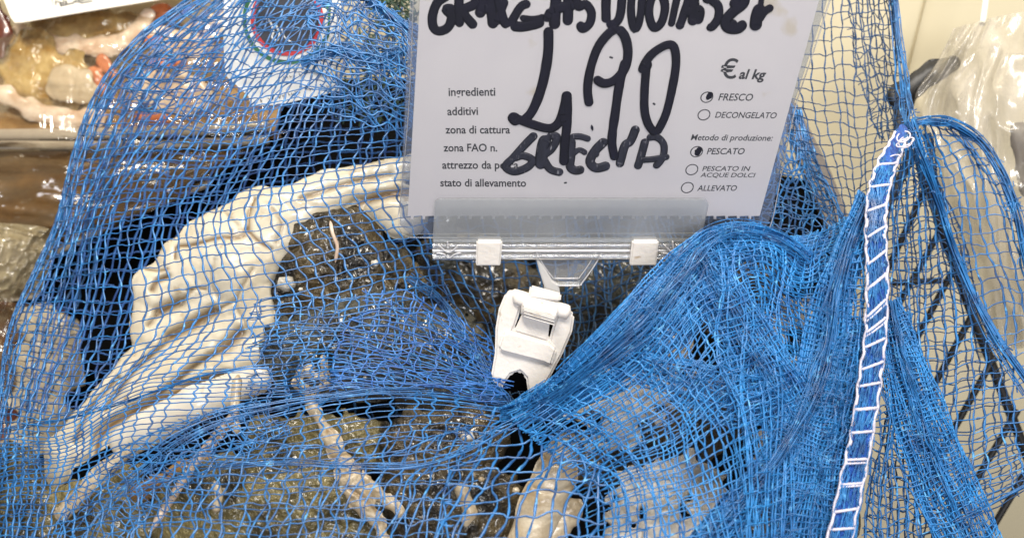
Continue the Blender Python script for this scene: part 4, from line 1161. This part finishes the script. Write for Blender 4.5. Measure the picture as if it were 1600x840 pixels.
# ------------------------------------------------------------------ seafood packs at left
tray1 = thing("seafood_tray", P(150, 235, 0.72), "film wrapped grey tray of seafood with a white sticker, top left", "seafood tray", "stacked seafood packs")
def bar(name, pts, m, parent, r, flat=0.7):
    c = catmull(pts, 40)
    V, Fq = tubes([P(c[:, 0], c[:, 1], c[:, 2])], [mpp(c[:, 2]) * r], flat=flat, sides=14)
    return mesh_obj(name, V, Fq, m, parent)
bar("rim", [(-60, 211, .672), (100, 209, .672), (250, 206, .675), (420, 196, .68)], M['tray'], tray1, 9)
bar("rim_lip", [(-60, 226, .668), (100, 227, .668), (250, 226, .67), (420, 218, .676)], M['tray'], tray1, 7)
def sheet(name, rows, m, parent, nu=70, nv=60, crease=0.003, seed=0, freq=(6, 5), smooth=True):
    pt = Patch(rows)
    U, V_ = np.meshgrid(np.linspace(0, 1, nu), np.linspace(0, 1, nv))
    c = pt(U, V_)
    n = vnoise(U * freq[0] + V_ * 2, V_ * freq[1], seed) * 0.6 + 0.4 * (1 - np.abs(vnoise(U * freq[0] * 1.7 + V_ * 4, V_ * freq[1] * 1.3 - U * 3, seed + 1)) * 2)
    c[..., 2] -= crease * n
    v = P(c[..., 0], c[..., 1], c[..., 2]).reshape(-1, 3)
    idx = np.arange(nu * nv).reshape(nv, nu)
    q = np.stack([idx[:-1, :-1], idx[1:, :-1], idx[1:, 1:], idx[:-1, 1:]], -1).reshape(-1, 4)
    return mesh_obj(name, v, q, m, parent, smooth=smooth)
sheet("tray_floor", [[(-80, -60, .80), (200, -60, .80), (480, -60, .80)], [(-80, 90, .75), (200, 90, .75), (460, 90, .75)], [(-80, 215, .685), (200, 213, .685), (430, 205, .69)]], M['amber'], tray1, crease=0.006, seed=5, freq=(9, 7))
sheet("film", [[(-80, -60, .74), (150, -60, .74), (420, -60, .74)], [(-80, 90, .69), (150, 90, .688), (420, 90, .70)], [(-80, 200, .662), (150, 200, .662), (420, 190, .67)], [(-80, 245, .672), (150, 245, .672), (420, 238, .68)]], M['film'], tray1, crease=0.005, seed=8, freq=(4, 9))
SP = Plane((25, 40, .682), (245, 2, .700), (15, -40, .712))
stk = prism("sticker", [(2, -40), (4, -5), (18, 30), (24, 38), (34, 38), (140, 20), (245, 3), (330, -12), (330, -60), (0, -60)], SP, 0.0015, 0.0004, M['paper'], tray1, bevel=0)
tt = []
for s_, x_, ya, yb in (("ZO", 102, 10, -8), ("F", 117, 9, 2), ("A", 131, 8, -1), ("IB", 146, 6, -6)):
    tt.append(text_mesh(s_, x_, x_ - 1.5, ya, yb, plane=SP, off=0.0020))
for it in tt: join_text("sticker_text", [it], M['print'], stk)
ink("sticker_line", [([(81, -20), (84, 13)], 1.2)], M['print'], 0.0019, plane=SP, parent=stk)

def film_strand(parent, lst, m):
    for pts, r in lst: strand("film_crease", pts, r, m, parent, flat=0.4)
s1 = thing("scallop", P(130, 80, .71), "opened scallop with pink white mantle edge, right below the white sticker", "scallop", "scallops in the tray")
relief("flesh", [(70, 45, 34, 150, 50, 36), (150, 50, 36, 205, 35, 24)], 0.722, M['mollusc'], s1, k=8, rough=7, rscale=14, zscale=0.4, seed=201, drape=False)
relief("mantle", [(25, 45, 10, 60, 62, 13), (60, 62, 13, 110, 74, 15), (110, 74, 15, 170, 72, 15), (170, 72, 15, 210, 56, 15), (210, 56, 15, 232, 25, 10)], 0.712, M['mantle'], s1, k=5, rough=2.2, rscale=17, zscale=0.55, seed=203, drape=False,
       grooves=[([(180, 62), (188, 40)], 2, 4, 0), ([(196, 58), (210, 40)], 2, 4, 0), ([(60, 58), (120, 66), (180, 62)], 2, 3, 0)])
s2 = thing("scallop", P(60, 160, .70), "opened scallop with yellowish translucent flesh, lower one in the top left tray", "scallop", "scallops in the tray")
relief("flesh", [(45, 85, 34, 70, 110, 36), (30, 120, 40, 110, 150, 34), (95, 120, 34, 140, 140, 24), (55, 80, 22, 78, 108, 18, 12)], 0.708, M['mollusc'], s2, k=10, rough=8, rscale=16, zscale=0.4, seed=211, drape=False)
relief("muscle", [(96, 122, 22, 128, 128, 20), (100, 140, 20, 130, 146, 16)], 0.698, M['flesh'], s2, k=8, rough=3, rscale=14, zscale=0.35, seed=213, drape=False, grooves=[([(112, 108), (114, 155)], 1.5, 5, 0), ([(80, 138), (145, 136)], 1.5, 5, 0)])
relief("mantle", [(-40, 135, 14, 10, 150, 14), (10, 150, 13, 50, 172, 15), (50, 172, 15, 100, 184, 14), (100, 184, 13, 150, 182, 13)], 0.694, M['mantle'], s2, k=5, rough=2.2, rscale=17, zscale=0.55, seed=215, drape=False)
s3 = thing("seafood_piece", P(150, 130, .70), "orange red seafood piece at the net's edge in the top left tray", "seafood", "seafood pieces in the tray")
relief("flesh", [(145, 120, 16, 155, 140, 12), (160, 95, 12, 175, 115, 8)], 0.704, M['roe'], s3, k=4, rough=2, zscale=0.5, seed=221, drape=False)
s4 = thing("seafood_piece", P(250, 40, .72), "orange seafood beside the pink white mantle at the top edge", "seafood", "seafood pieces in the tray")
relief("flesh", [(235, 40, 14, 250, 20, 16), (250, 20, 14, 240, 60, 8)], 0.718, M['roe'], s4, k=4, rough=2, zscale=0.5, seed=223, drape=False)
s5 = thing("seafood_piece", P(300, 140, .71), "pale seafood with red streaks under the net, left of the bag label", "seafood", "seafood pieces in the tray")
relief("flesh", [(230, 140, 30, 300, 150, 34), (300, 70, 28, 340, 40, 24), (250, 60, 22, 290, 80, 20)], 0.705, M['mantle'], s5, k=6, rough=4, rscale=16, zscale=0.4, seed=225, drape=False)
for q in ((215, 182, 7, 260, 186, 7), (240, 100, 7, 285, 98, 6), (230, 62, 6, 250, 58, 6)): relief("red_streak", [q], 0.688, M['roe'], s5, k=3, rough=1, zscale=0.5, seed=227, drape=False)
s6 = thing("seafood_piece", P(5, 60, .71), "dark red offal piece at the left edge, beside the white sticker", "seafood", "seafood pieces in the tray")
relief("flesh", [(-10, 20, 16, 5, 50, 14), (0, 60, 14, 0, 85, 10)], 0.70, M['dark_red'], s6, k=4, rough=2, zscale=0.5, seed=229, drape=False)

pk2 = thing("seafood_tray", P(100, 340, 0.70), "brown film wrapped pack, second from the top in the stack at left", "seafood tray", "stacked seafood packs")
sheet("pack_body", [[(-80, 236, .688), (120, 236, .688), (300, 232, .692), (440, 215, .70)], [(-80, 290, .69), (120, 285, .69), (290, 275, .695), (430, 205, .705)], [(-80, 360, .70), (100, 352, .70), (215, 330, .705), (380, 240, .715)], [(-80, 420, .73), (90, 390, .725), (180, 350, .72), (370, 250, .73)]], M['amber'], pk2, crease=0.006, seed=15, freq=(7, 6))
sheet("film", [[(-80, 232, .675), (120, 233, .675), (300, 228, .68), (450, 208, .69)], [(-80, 290, .67), (120, 285, .67), (300, 275, .68), (440, 205, .69)], [(-80, 350, .672), (110, 345, .675), (240, 325, .685), (400, 235, .70)], [(-80, 362, .69), (100, 372, .69), (200, 350, .70), (385, 250, .71)]], M['brown_film'], pk2, crease=0.006, seed=18, freq=(5, 7))
bar("rim", [(90, 392, .70), (130, 372, .69), (190, 340, .69), (260, 312, .695), (330, 285, .70)], M['tray'], pk2, 6)
pk3 = thing("seafood_tray", P(40, 420, 0.70), "crinkled yellowish film pack at the left edge, third in the stack", "seafood tray", "stacked seafood packs")
sheet("film", [[(-90, 345, .672), (0, 348, .668), (70, 355, .672), (95, 370, .69)], [(-90, 390, .66), (0, 390, .655), (60, 390, .665), (85, 400, .69)], [(-90, 430, .665), (0, 435, .66), (45, 430, .67), (75, 430, .69)], [(-90, 470, .68), (0, 470, .68), (40, 462, .685), (60, 460, .69)]], M['crinkle'], pk3, crease=0.010, seed=21, freq=(7, 7), smooth=True)
sheet("pack_body", [[(-90, 348, .70), (0, 350, .70), (90, 372, .71)], [(-90, 410, .695), (0, 410, .695), (80, 410, .71)], [(-90, 475, .70), (0, 472, .70), (60, 465, .71)]], M['tray'], pk3, crease=0.004, seed=22)
pk4 = thing("seafood_tray", P(20, 560, 0.70), "reddish brown pack at the left edge below the crinkled film", "seafood tray", "stacked seafood packs")
sheet("pack_body", [[(-90, 465, .70), (0, 470, .70), (40, 475, .70), (110, 480, .72)], [(-90, 520, .69), (0, 520, .69), (40, 520, .69), (90, 520, .71)], [(-90, 600, .68), (0, 600, .68), (40, 600, .685), (80, 600, .70)], [(-90, 760, .66), (0, 760, .66), (40, 760, .67), (80, 760, .69)]], M['dark_red'], pk4, crease=0.005, seed=25)
sheet("film", [[(-90, 468, .69), (0, 470, .69), (60, 476, .70)], [(-90, 540, .672), (0, 540, .672), (60, 540, .69)], [(-90, 640, .66), (0, 640, .66), (60, 640, .68)]], M['brown_film'], pk4, crease=0.006, seed=28)
bgp = thing("wrapper", P(80, 600, 0.64), "crumpled pale beige wrapper inside the net's left edge", "wrapper")
relief("wrapper_body", [(70, 520, 44, 80, 570, 46), (70, 580, 50, 65, 640, 44), (60, 650, 40, 40, 690, 34)], 0.655, M['wrap'], bgp, k=6, rough=9, rscale=24, zscale=0.4, seed=231, drape=False)

crate = thing("crate", P(300, 500, 0.78), "black plastic crate lying dark behind the net bag", "crate")
def quad_px(name, pts, m, parent):
    v = np.array([P(*q) for q in pts])
    return mesh_obj(name, v, [(0, 1, 2, 3)], m, parent, smooth=False)
prismP = Plane((100, 800, .70), (900, 800, .70), (100, 100, .80))
prism("crate_back", [(60, -60), (1205, -60), (1215, 200), (1215, 420), (60, 420)], Plane((60, 420, .76), (1215, 420, .76), (60, -60, .82)), 0, 0.004, M['black'], crate, bevel=0.001)
prism("crate_floor", [(-60, 415), (1230, 415), (1290, 600), (1330, 900), (-60, 900)], Plane((60, 420, .752), (1215, 420, .752), (60, 900, .62)), 0, 0.004, M['black'], crate, bevel=0.001)

# green strands
g = np.random.default_rng(33)
lines, rad = [], []
for i in range(170):
    x_, y_ = (g.uniform(585, 650), g.uniform(-20, 40)) if i < 90 else (g.normal(590, 26), g.uniform(50, 190))
    a = g.uniform(0, 6.28) if i < 90 else g.normal(1.3, 0.5)
    l = g.uniform(14, 40)
    s_ = np.linspace(-0.5, 0.5, 8)
    X = x_ + l * s_ * math.cos(a) + 5 * np.sin(s_ * 7 + a)
    Y = y_ + l * s_ * math.sin(a) + 4 * np.cos(s_ * 6 + a)
    D = np.full(8, g.uniform(0.58, 0.61))
    lines.append(P(X, Y, D)); rad.append(mpp(D) * g.uniform(0.8, 2.0))
V, Fq = tubes(lines, rad, flat=0.6, sides=5)
gw = mesh_obj("seaweed", V, Fq, M['weed'])
tag(gw, "dark green tangled strands behind the net, left of the price card", "seaweed", kind="stuff")

# ------------------------------------------------------------------ right side: rack, bag, strap
rack = thing("wire_rack", P(1500, 760, 0.70), "black wire rack with slanting rods behind the net flap at right", "wire rack")
def rods(name, lst, r, m, parent):
    L = [P(np.linspace(a[0], b[0], 12), np.linspace(a[1], b[1], 12), np.linspace(a[2], b[2], 12)) for a, b in lst]
    V, Fq = tubes(L, [mpp(0.62) * r] * len(L), flat=1.0, sides=10)
    return mesh_obj(name, V, Fq, m, parent)
rods("frame_rod", [((1428, 235, .60), (1330, 440, .61)), ((1436, 250, .60), (1500, 440, .61)), ((1500, 440, .61), (1600, 700, .62)), ((1600, 700, .62), (1660, 850, .63))], 7.5, M['wire'], rack)
rods("cross_rod", [((1395, 442, .615), (1470, 438, .615))], 5, M['wire'], rack)
rods("cross_rod", [((1420, 690, .625), (1470, 672, .625))], 4, M['post'], rack)
for (a, b) in [((1448, 290), (1385, 425)), ((1472, 355), (1390, 500)), ((1490, 420), (1405, 580)), ((1520, 490), (1425, 665)), ((1555, 555), (1440, 760)), ((1590, 640), (1478, 830)), ((1660, 640), (1535, 850))]:
    rods("rod", [((a[0], a[1], .612), (b[0], b[1], .63))], 5.2, M['wire'], rack)
post = thing("rack_post", P(1330, 380, 0.66), "grey brown metal post slanting beside the price card's right edge", "post")
prism("post_face", [(1236, 150), (1252, 172), (1300, 270), (1345, 385), (1312, 400), (1262, 280), (1232, 200)], Plane((1236, 150, .64), (1345, 385, .62), (1312, 400, .62)), 0, 0.008, M['post'], post, bevel=0.001)
prism("post_base", [(1200, 270), (1262, 280), (1315, 400), (1330, 470), (1180, 470), (1180, 330)], Plane((1200, 270, .655), (1315, 400, .645), (1180, 470, .64)), 0, 0.006, M['black'], post, bevel=0.001)
strap = thing("strap", P(1450, 130, 0.60), "short black hook sticking out between the net and the clear bag", "hook")
relief("hook", [(1405, 150, 20, 1432, 130, 14), (1432, 132, 15, 1460, 112, 16), (1460, 112, 16, 1490, 98, 12), (1412, 160, 14, 1408, 200, 12)], 0.60, M['wire'], strap, k=5, rough=1, zscale=0.6, seed=241, drape=False)
pb = thing("plastic_bag", P(1540, 300, 0.62), "crumpled clear plastic bag at the upper right", "plastic bag")
sheet("bag_front", [
    [(1490, 45, .60), (1540, 30, .59), (1590, 20, .585), (1700, 0, .58)],
    [(1468, 92, .60), (1520, 85, .575), (1590, 85, .565), (1700, 80, .565)],
    [(1430, 150, .60), (1500, 150, .57), (1580, 160, .555), (1700, 160, .56)],
    [(1440, 210, .60), (1510, 240, .57), (1590, 250, .56), (1700, 250, .565)],
    [(1470, 330, .605), (1530, 340, .575), (1600, 350, .57), (1700, 350, .575)],
    [(1500, 450, .615), (1550, 450, .60), (1610, 450, .595), (1700, 450, .60)],
    [(1530, 560, .63), (1570, 550, .625), (1620, 540, .62), (1700, 540, .62)]], M['bag'], pb, nu=110, nv=130, crease=0.010, seed=35, freq=(7, 6))
sheet("bag_back", [
    [(1490, 45, .605), (1590, 20, .615), (1700, 0, .62)],
    [(1450, 150, .605), (1560, 150, .62), (1700, 160, .625)],
    [(1470, 330, .61), (1560, 330, .63), (1700, 350, .63)],
    [(1530, 560, .633), (1600, 540, .64), (1700, 540, .64)]], M['bag'], pb, nu=60, nv=80, crease=0.008, seed=37, freq=(5, 5))
relief("bag_content", [(1600, 210, 22, 1612, 290, 20)], 0.60, M['post'], pb, k=4, rough=2, zscale=0.5, seed=243, drape=False)
rodw = thing("white_line", P(1540, 30, 0.70), "thin white upright line above the clear plastic bag", "rod")
rods("line_body", [((1548, -60, .69), (1535, 38, .66))], 5, M['rod'], rodw)  # plain thin white cylinder drawing the upright line
